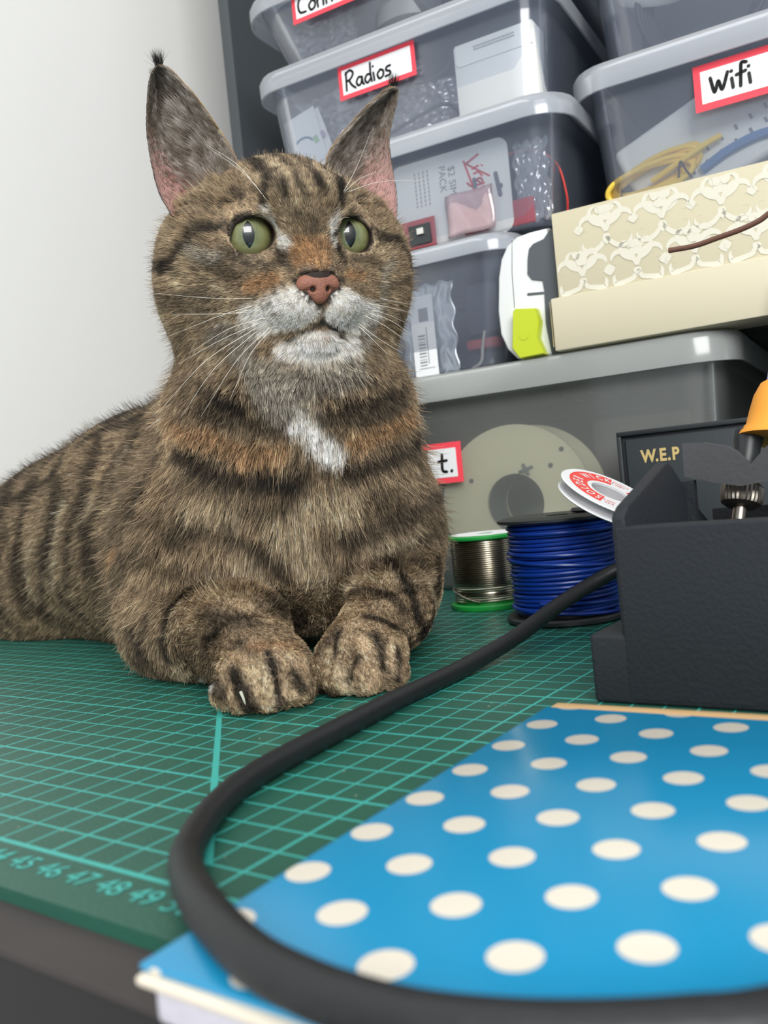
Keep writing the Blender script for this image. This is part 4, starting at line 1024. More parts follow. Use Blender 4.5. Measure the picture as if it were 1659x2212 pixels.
def coat(P):
    n = len(P); col = np.tile(PAL['B'], (n, 1)); col = col*(1+.25*np.clip((P[:, 2]-13.5)/2, 0, 1))[:, None]; col[(P[:, 0] > 38.6) & (P[:, 2] < 3)] *= 1.6
    n1 = vnoise(P, .55, 1); n2 = vnoise(P, 1.4, 2)
    col = col*(0.80+.42*n1+.18*(n2-.5))[:, None]
    # flank: vertical dark bands across the trunk, darker saddle along the spine
    n3 = vnoise(P*np.array([.55, .55, 1.5]), .9, 5); wb = np.clip((13.5-P[:, 2])/2, 0, 1)*np.clip((P[:, 0]-24)/6, 0, 1); col = col*(1+wb*(n3-.5)*.9)[:, None]
    w = np.clip((31-P[:, 0])/5, 0, 1)*np.clip((P[:, 2]-.5)/2, 0, 1)
    ph = P[:, 0]*1.55+.35*P[:, 2]+3.2*(n1-.5)+1.2*np.sin(P[:, 2]*.5)
    st = np.clip(np.sin(ph)*1.5-.1, 0, 1)*w*.75
    col = col*(1-st[:, None])+PAL['D']*.75*st[:, None]
    zt = np.where(P[:, 0] < 31, np.clip((P[:, 2]-(7.3+.15*P[:, 0]))/1.8, 0, 1), 0)*(np.abs(P[:, 1]-25.5) < 4.5)
    col = col*(1-.8*zt[:, None])+PAL['K']*1.1*.8*zt[:, None]
    # forehead: fine upright dark and pale lines between the ears
    hp = (P-HC) @ HR; fm = np.clip((hp[:, 2]-.9)/.8, 0, 1)*np.clip((2.5-np.abs(hp[:, 0]))/.7, 0, 1)*(hp[:, 1] > -1.5)
    fs = np.sin(np.abs(hp[:, 0])*(7.6-.55*hp[:, 2])-.9+1.6*(n2-.5)+1.5*(n1-.5))
    kd = fm*np.clip(fs*1.6-.25, 0, 1)*.72; kp = fm*np.clip(-fs*1.6-.35, 0, 1)*.6
    col = col*(1-kd[:, None])+PAL['K']*kd[:, None]; col = col*(1-kp[:, None])+PAL['T']*kp[:, None]
    for c, a, r, pts in STROKES:
        pts = np.array(pts); 
        lo = pts.min(0)-r*1.3; hi = pts.max(0)+r*1.3
        m = np.where(((P > lo) & (P < hi)).all(1))[0]
        if not len(m): continue
        Q = P[m]; d = np.full(len(m), 1e9)
        if len(pts) == 1: d = np.linalg.norm(Q-pts[0], axis=1)
        for A, B in zip(pts, pts[1:]):
            ab = B-A; t = np.clip((Q-A) @ ab/max(ab @ ab, 1e-9), 0, 1); d = np.minimum(d, np.linalg.norm(Q-A-t[:, None]*ab, axis=1))
        d = d+(n2[m]-.5)*r*.5
        al = a*np.clip((r*1.15-d)/(r*.55), 0, 1)[:, None]
        col[m] = col[m]*(1-al)+PAL[c]*al
    return col
STROKES = [
 ('T',0.35,0.81,[(35.49,15.1,19.8),(35.62,16.3,20.62)]),
 ('T',0.35,0.84,[(40.31,16.38,19.77),(40.51,16.43,18.74)]),
 ('T',0.3,1.02,[(36.45,14.31,16.87),(36.69,14.6,15.96),(36.84,14.97,15.06)]),
 ('T',0.3,0.67,[(41.4,20.77,17.08),(41.36,20.81,16.13),(41.19,21.02,15.22)]),
 ('O',0.9,0.65,[(40.66,16.62,16.9),(40.98,16.86,16.58)]),
 ('O',0.8,0.42,[(40.4,16.54,17.23),(41.02,17.23,17.12)]),
 ('G',0.5,0.23,[(40.65,16.4,16.15),(41.2,17.42,16.15)]),
 ('D',0.5,0.27,[(40.38,16.41,18.35),(40.79,16.89,18.19),(40.69,16.79,17.49)]),
 ('T',0.5,0.19,[(40.14,16.1,18.77),(40.08,16.34,17.77)]),
 ('T',0.8,0.12,[(38.67,17.57,21.32),(39.96,16.41,20.16)]),
 ('T',0.8,0.12,[(39.26,18.02,21.25),(40.61,16.67,19.61),(40.74,16.64,19.0)]),
 ('T',0.8,0.1,[(39.49,18.79,21.22),(40.94,17.29,19.8)]),
 ('C',0.8,0.15,[(39.75,15.83,19.67),(39.79,15.82,18.81)]),
 ('T',0.6,0.12,[(39.98,16.85,20.4),(40.45,16.39,18.75)]),
 ('K',0.85,0.25,[(36.86,17.62,22.09),(38.1,17.2,21.32),(39.69,15.8,19.74),(39.59,15.64,18.96)]),
 ('K',0.85,0.19,[(39.54,16.6,20.47),(40.2,16.14,19.47),(40.24,16.12,18.96)]),
 ('K',0.85,0.2,[(38.8,19.4,21.8),(40.94,17.29,19.8),(41.17,17.38,19.25)]),
 ('K',0.9,0.25,[(40.5,18.2,20.54),(41.02,18.41,20.17),(41.47,18.06,19.32),(41.39,17.96,18.82)]),
 ('K',0.85,0.29,[(36.9,17.54,21.78),(37.45,18.37,22.25)]),
 ('K',0.85,0.29,[(37.73,18.02,22.01),(38.29,19.03,22.13),(39.16,19.8,21.57)]),
 ('D',0.7,0.13,[(39.67,17.59,20.81),(40.51,16.59,19.76),(40.81,16.75,18.87)]),
 ('K',0.7,0.22,[(37.7,15.94,19.97),(38.49,15.58,19.46)]),
 ('K',0.7,0.23,[(41.23,19.36,19.51),(40.49,20.79,19.93)]),
 ('W',0.95,0.25,[(39.52,15.72,18.65),(39.46,16.34,18.21),(39.88,16.34,17.39)]),
 ('C',0.7,0.15,[(39.14,15.49,19.27),(39.51,15.82,18.53)]),
 ('W',0.95,0.18,[(40.98,17.78,17.37),(41.14,17.63,18.03),(41.25,17.97,18.49)]),
 ('C',0.8,0.15,[(41.28,17.99,18.53),(41.45,18.76,19.07),(40.58,21.18,19.83)]),
 ('C',0.6,0.1,[(37.95,15.24,18.93),(38.91,15.47,18.86),(39.27,15.77,18.62)]),
 ('C',0.8,0.1,[(37.57,15.47,17.91),(37.96,15.81,17.37),(39.06,15.96,16.96)]),
 ('C',0.8,0.11,[(40.92,18.38,17.01),(40.9,19.8,17.31),(41.44,20.38,17.81)]),
 ('C',0.8,0.19,[(37.7,14.97,18.48),(37.92,14.98,17.92)]),
 ('C',0.8,0.18,[(41.44,20.17,18.11),(41.45,20.4,18.0)]),
 ('K',0.95,0.12,[(37.98,15.02,18.13),(38.24,15.21,18.63),(38.89,15.46,18.68),(38.69,16.6,18.56),(38.91,16.66,17.9),(39.23,16.08,17.22)]),
 ('K',0.7,0.08,[(39.23,16.08,17.22),(38.64,15.72,17.22),(36.6,17.0,18.25),(37.98,15.02,18.13)]),
 ('K',0.95,0.12,[(41.08,17.82,17.71),(40.9,18.79,18.63),(41.27,19.18,18.71),(41.28,19.93,18.45),(41.15,20.28,17.97),(40.68,20.28,17.63)]),
 ('K',0.7,0.08,[(40.68,20.28,17.63),(40.99,18.43,17.11),(41.0,17.93,17.39),(41.08,17.82,17.71)]),
 ('D',0.9,0.15,[(39.04,16.52,17.77),(39.6,16.25,17.16),(39.62,16.25,16.58)]),
 ('K',0.85,0.16,[(40.98,18.0,17.3),(40.96,18.39,16.7)]),
 ('D',0.6,0.18,[(39.77,16.34,16.92),(39.91,16.32,16.39)]),
 ('C',0.7,0.27,[(38.85,15.83,16.69),(39.62,16.19,16.22)]),
 ('O',0.85,0.35,[(39.28,16.01,16.05),(38.51,15.65,15.88)]),
 ('O',0.7,0.24,[(41.1,18.43,16.13),(41.1,19.37,16.26)]),
 ('C',0.6,0.2,[(41.1,19.17,15.86),(41.16,19.81,15.62)]),
 ('W',0.97,0.66,[(40.32,16.31,15.16),(39.53,15.78,14.97),(38.36,15.85,14.78)]),
 ('W',0.97,0.52,[(41.25,17.66,15.13),(41.4,18.38,14.96),(40.92,20.01,14.78)]),
 ('W',0.95,0.47,[(38.1,15.87,14.4),(39.7,16.25,14.42),(40.42,16.78,14.69)]),
 ('W',0.95,0.4,[(40.84,17.5,14.54),(40.8,19.59,14.39)]),
 ('W',0.9,0.48,[(39.03,16.64,13.42),(39.98,17.4,13.16),(40.49,18.98,13.56)]),
 ('G',0.8,0.76,[(38.14,15.98,12.64),(38.92,16.5,12.4),(39.6,17.13,12.18),(40.12,17.86,12.35),(40.5,18.81,12.57)]),
 ('G',0.75,0.47,[(37.49,15.74,13.54),(37.92,15.81,14.2)]),
 ('G',0.8,0.41,[(40.71,19.62,13.87),(40.85,20.03,14.34)]),
 ('K',0.95,0.11,[(38.6,15.71,15.48)]),
 ('K',0.95,0.12,[(39.04,15.74,15.58)]),
 ('K',0.95,0.12,[(39.54,15.88,15.52)]),
 ('K',0.9,0.1,[(38.88,15.73,15.13)]),
 ('K',0.9,0.1,[(39.31,15.73,15.15)]),
 ('K',0.9,0.11,[(41.26,18.62,15.64)]),
 ('K',0.9,0.1,[(41.19,19.22,15.68)]),
 ('K',0.7,0.07,[(41.46,18.21,15.11)]),
 ('K',0.7,0.07,[(41.37,18.82,15.16)]),
 ('D',0.6,0.05,[(38.12,15.69,14.8),(39.71,15.86,14.68)]),
 ('D',0.6,0.05,[(38.14,15.83,14.46),(39.47,15.98,14.44)]),
 ('K',0.9,0.18,[(40.18,16.37,15.91),(40.62,17.04,14.97),(41.09,17.99,15.92)]),
 ('W',0.85,0.32,[(39.68,16.82,13.68),(40.3,17.23,13.78),(40.44,17.97,13.64)]),
 ('K',0.9,0.1,[(40.66,17.15,14.9),(40.42,17.42,14.4)]),
 ('K',0.97,0.12,[(40.42,17.42,14.4),(39.96,17.0,14.08),(39.18,16.75,13.87)]),
 ('K',0.97,0.12,[(40.42,17.42,14.4),(40.55,18.03,14.14),(40.33,18.72,13.75)]),
 ('W',0.9,0.24,[(39.58,16.88,13.34),(40.22,17.26,13.33),(40.4,18.21,13.37)]),
 ('P',0.45,0.09,[(40.14,17.08,13.78),(40.4,17.45,13.73)]),
 ('K',0.85,0.3,[(37.73,14.99,18.44),(36.91,14.7,18.48),(36.47,14.34,17.88),(35.86,14.16,17.42),(35.1,14.23,17.27)]),
 ('K',0.75,0.28,[(33.77,14.75,17.73),(35.75,14.21,17.09)]),
 ('G',0.7,0.35,[(36.74,14.43,17.54),(37.35,14.78,17.17)]),
 ('T',0.7,0.24,[(35.49,14.21,16.78),(36.06,14.32,16.38)]),
 ('D',0.55,0.27,[(37.32,14.76,16.81),(38.19,15.44,16.36)]),
 ('D',0.6,0.23,[(36.92,14.71,15.88),(35.7,14.38,15.95),(34.13,14.66,16.46)]),
 ('T',0.6,0.23,[(37.33,14.86,16.18),(37.79,15.32,15.63),(37.34,15.27,14.99)]),
 ('D',0.6,0.27,[(37.77,15.01,17.46),(38.39,15.53,16.97),(39.23,16.04,16.57)]),
 ('G',0.7,0.44,[(37.15,15.4,14.53),(36.54,15.25,14.26)]),
 ('T',0.5,0.29,[(34.18,14.89,15.57),(34.25,15.12,14.82)]),
 ('D',0.5,0.23,[(34.23,14.71,16.0),(35.82,14.47,15.57),(36.71,14.84,15.36)]),
 ('K',0.85,0.27,[(41.5,20.42,18.1),(41.5,21.62,18.04),(41.27,22.78,17.09)]),
 ('D',0.6,0.28,[(41.06,19.17,16.99),(41.3,20.36,16.92)]),
 ('G',0.7,0.21,[(41.43,20.97,16.94),(41.36,20.44,16.35)]),
 ('D',0.6,0.24,[(41.35,20.81,16.09),(41.41,22.3,16.43)]),
 ('G',0.7,0.21,[(41.31,20.45,15.98),(41.06,20.63,14.98)]),
 ('D',0.5,0.3,[(41.03,21.77,15.1),(40.22,23.11,14.42)]),
 ('T',0.5,0.21,[(40.66,21.6,14.21),(40.6,20.97,13.22)]),
 ('T',0.5,0.4,[(35.7,15.12,14.18),(36.49,15.45,13.25)]),
 ('G',0.6,0.79,[(39.08,16.51,11.5),(39.54,16.98,10.71)]),
 ('D',0.7,0.28,[(35.68,15.21,12.47),(36.89,15.26,11.78),(37.48,15.43,11.33)]),
 ('K',0.8,0.24,[(36.34,15.22,12.0),(37.47,15.45,11.44)]),
 ('K',0.85,0.23,[(40.32,18.19,11.19),(40.75,19.39,11.31),(40.85,20.79,11.8)]),
 ('T',0.5,0.24,[(35.7,15.8,20.3),(35.69,16.25,20.73),(37.14,15.77,19.94)]),
 ('T',0.4,0.32,[(34.74,15.06,19.45),(35.73,14.27,18.12)]),
 ('O',0.6,0.5,[(33.25,15.32,11.04),(35.96,14.96,10.35),(37.38,15.38,9.61),(38.56,16.1,9.53)]),
 ('C',0.4,0.53,[(32.07,16.14,11.94),(33.86,15.0,10.36)]),
 ('O',0.6,0.46,[(40.43,18.57,9.63),(40.74,19.59,9.95),(40.95,20.81,10.29),(40.69,22.39,10.9)]),
 ('K',0.85,0.43,[(34.05,14.94,9.98),(36.1,14.98,9.18),(37.47,15.47,8.68),(38.51,16.17,8.5),(39.09,16.72,8.48)]),
 ('D',0.75,0.43,[(35.73,15.03,11.55),(37.29,15.34,11.0),(38.11,15.74,10.61),(38.82,16.27,10.35)]),
 ('K',0.8,0.26,[(36.31,15.17,11.99),(37.44,15.41,11.38)]),
 ('K',0.8,0.43,[(40.18,18.32,8.49),(40.75,20.01,8.92),(40.39,23.06,9.54),(40.2,23.5,10.0)]),
 ('D',0.75,0.45,[(39.93,17.52,10.85),(40.71,19.19,10.84),(40.84,21.6,11.48)]),
 ('K',0.85,0.39,[(38.08,15.83,8.78),(38.83,16.46,8.26)]),
 ('G',0.8,0.74,[(38.36,15.97,11.66),(39.06,16.47,11.12)]),
 ('W',0.97,0.5,[(39.38,16.84,10.28),(39.77,17.35,9.66),(40.05,17.85,9.22)]),
 ('W',0.85,0.37,[(39.36,16.77,10.8),(39.17,16.58,10.42)]),
 ('T',0.75,0.75,[(39.3,17.02,7.41),(40.03,18.13,7.28)]),
 ('T',0.75,0.75,[(38.4,16.18,6.61),(38.74,16.96,5.12),(38.71,17.71,3.84)]),
 ('T',0.55,0.63,[(34.88,14.64,7.66),(35.86,14.89,7.51),(36.75,15.2,7.37)]),
 ('D',0.75,0.36,[(37.43,15.63,6.13),(37.92,16.16,5.24),(37.77,16.53,4.26)]),
 ('D',0.55,0.44,[(33.89,14.15,6.58),(35.66,14.76,6.9)]),
 ('D',0.55,0.43,[(36.47,15.1,6.99),(37.14,15.46,6.28)]),
 ('T',0.65,0.57,[(36.55,15.29,5.51),(37.0,15.87,4.61)]),
 ('G',0.5,0.31,[(35.46,14.67,4.93),(36.55,15.5,4.67)]),
 ('K',0.75,0.38,[(36.32,15.34,4.23),(36.99,16.27,3.84),(37.11,16.75,3.29)]),
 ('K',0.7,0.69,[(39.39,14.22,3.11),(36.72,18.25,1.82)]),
 ('D',0.65,0.47,[(39.92,18.23,5.87),(40.29,19.35,6.11),(40.6,20.63,6.35),(40.41,22.52,6.73),(39.16,26.24,7.14)]),
 ('T',0.5,0.4,[(40.04,19.15,5.3),(40.37,20.59,5.44),(40.23,22.82,5.56)]),
 ('D',0.65,0.39,[(39.64,18.76,4.52),(40.29,20.81,4.81),(39.96,24.39,5.3)]),
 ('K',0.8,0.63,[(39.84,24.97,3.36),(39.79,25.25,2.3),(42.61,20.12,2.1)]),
 ('D',0.6,0.45,[(41.14,18.43,3.92),(41.68,19.18,3.92),(40.62,22.36,3.67)]),
 ('C',0.6,0.35,[(35.55,13.5,3.81),(37.51,12.77,3.74),(38.68,12.72,3.58),(39.79,12.83,2.97)]),
 ('T',0.5,0.43,[(35.1,12.95,3.34),(34.54,12.68,2.12)]),
 ('K',0.9,0.29,[(35.29,13.6,3.92),(34.68,13.02,3.32),(34.57,12.69,2.58),(34.46,12.69,1.66)]),
 ('D',0.75,0.33,[(33.49,13.13,3.19),(32.8,13.11,2.01),(31.47,13.64,1.15)]),
 ('K',0.85,0.27,[(37.88,11.64,2.23),(38.47,11.77,2.63)]),
 ('D',0.65,0.39,[(37.61,12.11,3.25),(38.91,11.96,2.97),(39.78,12.23,2.87)]),
 ('T',0.65,0.43,[(33.71,13.79,0.47),(35.3,12.76,1.11)]),
 ('D',0.65,0.31,[(39.86,11.35,2.33),(40.86,11.0,2.12)]),
 ('O',0.4,0.32,[(40.69,11.19,2.27),(41.34,11.64,2.22),(41.69,12.42,2.1)]),
 ('D',0.6,0.39,[(29.32,14.6,3.72),(22.28,19.25,1.55)]),
 ('T',0.55,0.46,[(21.08,20.78,0.31),(30.27,14.15,1.26)]),
 ('K',0.65,0.44,[(32.15,13.29,2.69),(32.74,13.14,1.89),(32.72,13.49,0.98)]),
 ('T',0.97,0.46,[(41.16,10.86,1.43),(41.89,10.38,0.61)]),
 ('C',0.8,0.29,[(41.5,10.55,0.74),(41.89,10.48,0.3)]),
 ('C',0.8,0.26,[(42.26,11.18,0.63),(42.11,11.63,0.12)]),
 ('C',0.5,0.32,[(41.66,11.55,1.98),(42.12,11.86,1.73)]),
 ('K',0.95,0.19,[(41.4,11.26,2.03),(41.86,10.99,1.23),(42.12,10.77,0.24)]),
 ('K',0.95,0.33,[(40.32,10.55,1.46),(41.17,10.1,0.93),(41.24,10.2,0.29)]),
 ('K',0.9,0.19,[(42.08,11.55,1.31),(42.54,11.52,0.7)]),
 ('K',0.8,0.19,[(41.8,12.71,1.84),(41.71,13.22,0.91),(42.56,12.21,0.49)]),
 ('W',0.85,0.17,[(38.59,11.89,0.78),(40.1,10.79,0.11)]),
 ('K',0.8,0.37,[(39.44,10.36,1.17),(40.04,10.13,0.77)]),
 ('W',0.8,0.19,[(35.1,13.67,0.38),(39.53,10.24,0.91)]),
 ('T',0.8,0.38,[(38.29,18.08,2.96),(40.53,17.82,3.5),(42.06,18.08,3.66)]),
 ('K',0.9,0.37,[(40.89,19.4,4.04),(42.62,18.39,3.2),(43.04,18.18,2.1),(42.44,19.52,0.93)]),
 ('D',0.8,0.42,[(41.1,17.01,3.15),(42.59,17.2,2.99),(42.96,17.38,2.57)]),
 ('C',0.6,0.31,[(37.35,19.21,1.66),(42.28,15.38,2.69)]),
 ('K',0.8,0.32,[(42.9,15.23,2.56),(43.49,15.77,2.1),(42.81,17.92,1.02)]),
 ('T',0.5,0.41,[(42.65,19.19,3.31),(39.01,25.88,1.03)]),
 ('K',0.85,0.37,[(42.71,19.8,1.7),(42.81,18.4,1.19)]),
 ('C',0.85,0.32,[(43.47,14.01,1.92),(43.93,13.72,0.89)]),
 ('T',0.95,0.37,[(43.07,13.22,0.97),(43.13,13.22,0.47)]),
 ('T',0.7,0.27,[(42.15,13.64,1.45),(42.47,13.36,1.12)]),
 ('C',0.7,0.32,[(43.67,13.31,0.28),(44.03,14.31,0.15)]),
 ('D',0.6,0.39,[(41.37,13.28,1.76),(42.1,14.15,2.13)]),
 ('K',0.85,0.18,[(42.31,14.13,2.13),(42.54,13.58,1.53)]),
 ('K',0.85,0.21,[(43.48,13.66,1.39),(43.17,13.37,0.64)]),
 ('K',0.9,0.24,[(43.63,14.58,2.01),(44.17,14.12,1.01)]),
 ('K',0.9,0.19,[(44.43,14.8,1.48),(44.56,14.23,0.5)]),
 ('C',0.8,0.16,[(44.24,14.66,1.65),(44.39,14.24,0.99)]),
 ('K',0.85,0.38,[(41.71,13.48,0.13),(42.64,13.14,0.06)]),
 ('K',0.8,0.57,[(26.88,19.53,12.13),(23.15,20.48,12.0),(21.13,20.08,11.46)]),
 ('K',0.7,0.42,[(27.88,18.82,11.72),(27.31,18.26,10.66),(26.54,17.88,9.62),(26.36,17.5,8.25)]),
 ('D',0.8,0.35,[(32.46,15.54,10.02),(32.15,15.09,8.83),(31.89,14.45,7.65)]),
 ('D',0.75,0.36,[(26.09,18.33,10.36),(25.49,17.72,8.73),(24.29,17.52,6.82),(23.27,17.67,4.8)]),
 ('D',0.75,0.37,[(23.49,18.02,8.88),(22.52,17.61,6.91),(21.66,17.71,4.84),(20.1,18.66,2.9)]),
 ('D',0.65,0.4,[(21.06,17.89,7.87),(19.28,18.16,5.79),(17.29,18.9,3.85),(15.67,19.94,2.06)]),
 ('D',0.65,0.41,[(15.92,19.18,7.79),(15.07,18.95,5.88),(14.08,19.15,3.88),(14.07,19.71,2.27)]),
 ('D',0.6,0.42,[(13.89,19.3,7.24),(12.91,19.0,4.94)]),
 ('T',0.55,0.27,[(27.09,18.27,10.69),(26.69,17.72,9.33)]),
 ('T',0.55,0.31,[(24.86,17.73,8.49),(23.74,17.66,7.42)]),
 ('T',0.55,0.36,[(21.88,17.87,8.12),(20.87,17.71,6.08),(19.11,18.48,3.88)]),
 ('T',0.5,0.39,[(17.49,18.54,6.46),(16.27,18.82,4.86),(15.51,19.44,3.15)]),
 ('O',0.4,0.34,[(30.69,14.15,6.14),(29.53,14.47,5.14)]),
 ('K',0.7,0.54,[(19.92,19.35,10.35),(18.27,19.3,9.55),(13.13,20.14,8.75)]),
 ('D',0.55,0.47,[(31.5,13.91,5.76),(30.24,14.11,4.29),(29.5,14.43,3.49)])]
vc = np.empty((len(BV), 3)); vc[:NB_BODY] = coat(CV)
for e, (Ve, Fe, G) in enumerate(ears):
    s_ = 1 if e == 0 else -1
    m_, n_e = G.shape[1], G.shape[2]
    jj = np.tile(np.arange(n_e), m_)/(n_e-1); ii = np.repeat(np.arange(m_), n_e)/(m_-1)
    pink = np.array(srgb(206, 156, 150)[:3]); grey = np.array(srgb(142, 130, 116)[:3]); rim = PAL['Y']; deep = np.array(srgb(150, 92, 92)[:3])
    w = np.clip((ii-.2)/.25, 0, 1)[:, None]; inner = pink*(1-w)+grey*w; lw = np.clip((.45-jj)/.2, 0, 1)[:, None]; inner = inner*(1-lw)+grey*.85*lw
    dp = np.clip((.32-ii)/.2, 0, 1)[:, None]*np.clip(1-abs(jj-.55)/.3, 0, 1)[:, None]*.7; inner = inner*(1-dp)+deep*dp
    inner = inner*(1-.35*np.clip((ii-.7)/.2, 0, 1)[:, None]); ri = np.clip((.14-jj)/.05, 0, 1)[:, None]; inner = inner*(1-ri)+rim*ri
    back = np.tile(PAL['D']*1.3, (len(jj), 1)); ri = np.clip((.14-jj)/.06, 0, 1)[:, None]; back = back*(1-ri)+rim*ri
    tp = np.clip((ii-.93)/.05, 0, 1)[:, None]; back = back*(1-tp)+PAL['K']*tp
    vc[NB_BODY+e*NE:NB_BODY+(e+1)*NE] = np.concatenate([inner, back])

hv_ = (BV-HC) @ HR; rm_ = np.zeros(len(BV), bool)
for s_ in (1, -1): rm_ |= np.linalg.norm(hv_-np.array([s_*2.12, 1.72, 0]), axis=1) < 1.30
rm_ |= np.linalg.norm((hv_-np.array([0, 4.1, -2.15]))/np.array([.85, .75, .7]), axis=1) < 1
rm_[NB_BODY:] = False; vc[rm_] = np.array(srgb(48, 36, 32)[:3])
me = bpy.data.meshes.new('body'); me.from_pydata(BV.tolist(), [], BF.tolist()); me.update()
ca = me.color_attributes.new('coat', 'FLOAT_COLOR', 'POINT')
ca.data.foreach_set('color', np.concatenate([np.clip(vc, 0, 1), np.ones((len(vc), 1))], 1).ravel())
M_skin = bpy.data.materials.new('cat_skin'); M_skin.use_nodes = True
nt = M_skin.node_tree; at_ = nt.nodes.new('ShaderNodeAttribute'); at_.attribute_name = 'coat'
nt.links.new(at_.outputs['Color'], nt.nodes['Principled BSDF'].inputs['Base Color']); nt.nodes['Principled BSDF'].inputs['Roughness'].default_value = .8
nt.nodes['Principled BSDF'].inputs['Subsurface Weight'].default_value = .15; nt.nodes['Principled BSDF'].inputs['Subsurface Scale'].default_value = .01
body = link('body', me, M_skin, cat, angle=180)

# ---- eyes
def eye_mat():
    m = bpy.data.materials.new('green_cat_eye'); m.use_nodes = True; nt = m.node_tree; p = nt.nodes['Principled BSDF']; N = nt.nodes.new; L = nt.links.new
    tc = N('ShaderNodeTexCoord'); sp = N('ShaderNodeSeparateXYZ'); L(tc.outputs['Object'], sp.inputs[0])
    def M(op, a, b=None):
        n = N('ShaderNodeMath'); n.operation = op
        for i, v in enumerate((a, b)):
            if v is None: continue
            if isinstance(v, (int, float)): n.inputs[i].default_value = v
            else: L(v, n.inputs[i])
        return n.outputs[0]
    X = M('MULTIPLY', sp.outputs[0], 100); Z = M('MULTIPLY', sp.outputs[2], 100)     # eye frame: y is the gaze
    # slit pupil: intersection of two circles, pointed above and below
    a = .55; c = .24; R_ = (a*a+c*c)/(2*c); dd = R_-c
    d1 = M('SQRT', M('ADD', M('POWER', M('ADD', X, dd), 2), M('POWER', Z, 2)))
    d2 = M('SQRT', M('ADD', M('POWER', M('SUBTRACT', X, dd), 2), M('POWER', Z, 2)))
    pup = M('LESS_THAN', M('MAXIMUM', d1, d2), R_)
    rr = M('SQRT', M('ADD', M('POWER', X, 2), M('POWER', Z, 2)))
    ramp = N('ShaderNodeValToRGB'); L(rr, ramp.inputs[0]); el = ramp.color_ramp.elements
    el[0].position = .25; el[0].color = srgb(118, 128, 92); el[1].position = .78; el[1].color = srgb(142, 142, 92)
    e = el.new(.55); e.color = srgb(150, 154, 106)
    e = el.new(.97); e.color = srgb(52, 48, 34)
    nz = N('ShaderNodeTexNoise'); nz.inputs['Scale'].default_value = 380; nz.inputs['Detail'].default_value = 5; L(tc.outputs['Object'], nz.inputs['Vector'])
    mr = N('ShaderNodeMapRange'); mr.inputs[3].default_value = .5; mr.inputs[4].default_value = 1.0; L(nz.outputs[0], mr.inputs[0])
    sc_ = N('ShaderNodeVectorMath'); sc_.operation = 'SCALE'; L(ramp.outputs[0], sc_.inputs[0]); L(mr.outputs[0], sc_.inputs['Scale'])
    mx = N('ShaderNodeMix'); mx.data_type = 'RGBA'; L(pup, mx.inputs[0]); L(sc_.outputs[0], mx.inputs[6]); mx.inputs[7].default_value = (.004, .005, .006, 1)
    L(mx.outputs[2], p.inputs['Base Color']); p.inputs['Roughness'].default_value = .35; p.inputs['Coat Weight'].default_value = 1; p.inputs['Coat Roughness'].default_value = .02
    return m
M_eye = eye_mat()
eh = []
for s_, g_ in EYES:
    c_ = h2w((s_*2.12, 1.62, 0.0)); gz = Vector(g_).normalized(); upv = Vector(HR[:, 2]); xr = gz.cross(upv).normalized(); zr = xr.cross(gz)
    bm = NB(); bmesh.ops.create_uvsphere(bm, u_segments=48, v_segments=32, radius=1.13)
    me = bpy.data.meshes.new('eye'); bm.to_mesh(me); bm.free()
    o = bpy.data.objects.new('eye', me); COL.objects.link(o); o.parent = cat
    me.transform(Matrix.Scale(S, 4)); me.materials.append(M_eye); me.polygons.foreach_set('use_smooth', [True]*len(me.polygons))
    Mx = Matrix(((xr.x, gz.x, zr.x, 0), (xr.y, gz.y, zr.y, 0), (xr.z, gz.z, zr.z, 0), (0, 0, 0, 1)))
    o.matrix_local = Matrix.Translation(Vector(c_)*S-world_loc(cat)) @ Mx
    o['label'] = 'green eye with a slit pupil'

# ---- nose leather
PR_BODY = PR; PR = []
ell((0, 4.08, -1.93), (.7, .4, .33), k=.2, head=True)
for s_ in (1, -1): ell((s_*.58, 4.0, -2.12), (.33, .4, .3), rot(s_*25, 'y'), k=.3, head=True)
ell((0, 4.15, -2.38), (.42, .38, .52), k=.35, head=True)
for s_ in (1, -1): cap((s_*.3, 4.58, -2.3), (s_*.62, 4.3, -2.42), .11, .08, k=.1, op='s', head=True); cap((s_*.33, 4.6, -2.33), (s_*.28, 4.1, -2.3), .13, .08, k=.08, op='s', head=True)
cap((0, 4.85, -2.5), (0, 4.7, -2.95), .03, .05, k=.1, op='s', head=True)
nc = h2w((0, 4.2, -2.2))
NV, NQ, NN = surface(PR, nc-1.3, nc+1.3, .05)
me = bpy.data.meshes.new('nose'); me.from_pydata(NV.tolist(), [], NQ.tolist()); me.update()
M_nose = mat('brick_pink_nose', srgb(146, 96, 78), .6, bump=.5, bscale=1200, vary=.2, vscale=200)
nose = link('nose', me, M_nose, cat, angle=180); nose['label'] = 'brick pink nose'
PR = PR_BODY

# ---- whiskers
M_wh = mat('white_whisker', srgb(238, 234, 222), .35)
for w_ in WHISKERS:
    bm = NB(); P = spline(w_, 8); k = len(P)
    tube(bm, P, [max(.0125*(1-i/(k-1)*.8), .003) for i in range(k)], 5)
    finish('whisker', bm, M_wh, cat)
# one claw tip shows between the toes
bm = NB(); tube(bm, spline(CLAW, 5), [.055, .055, .05, .05, .045, .045, .04, .035, .03, .02, .01][:len(spline(CLAW, 5))], 8); finish('claw', bm, mat('pale_claw', srgb(196, 196, 180), .35), cat)

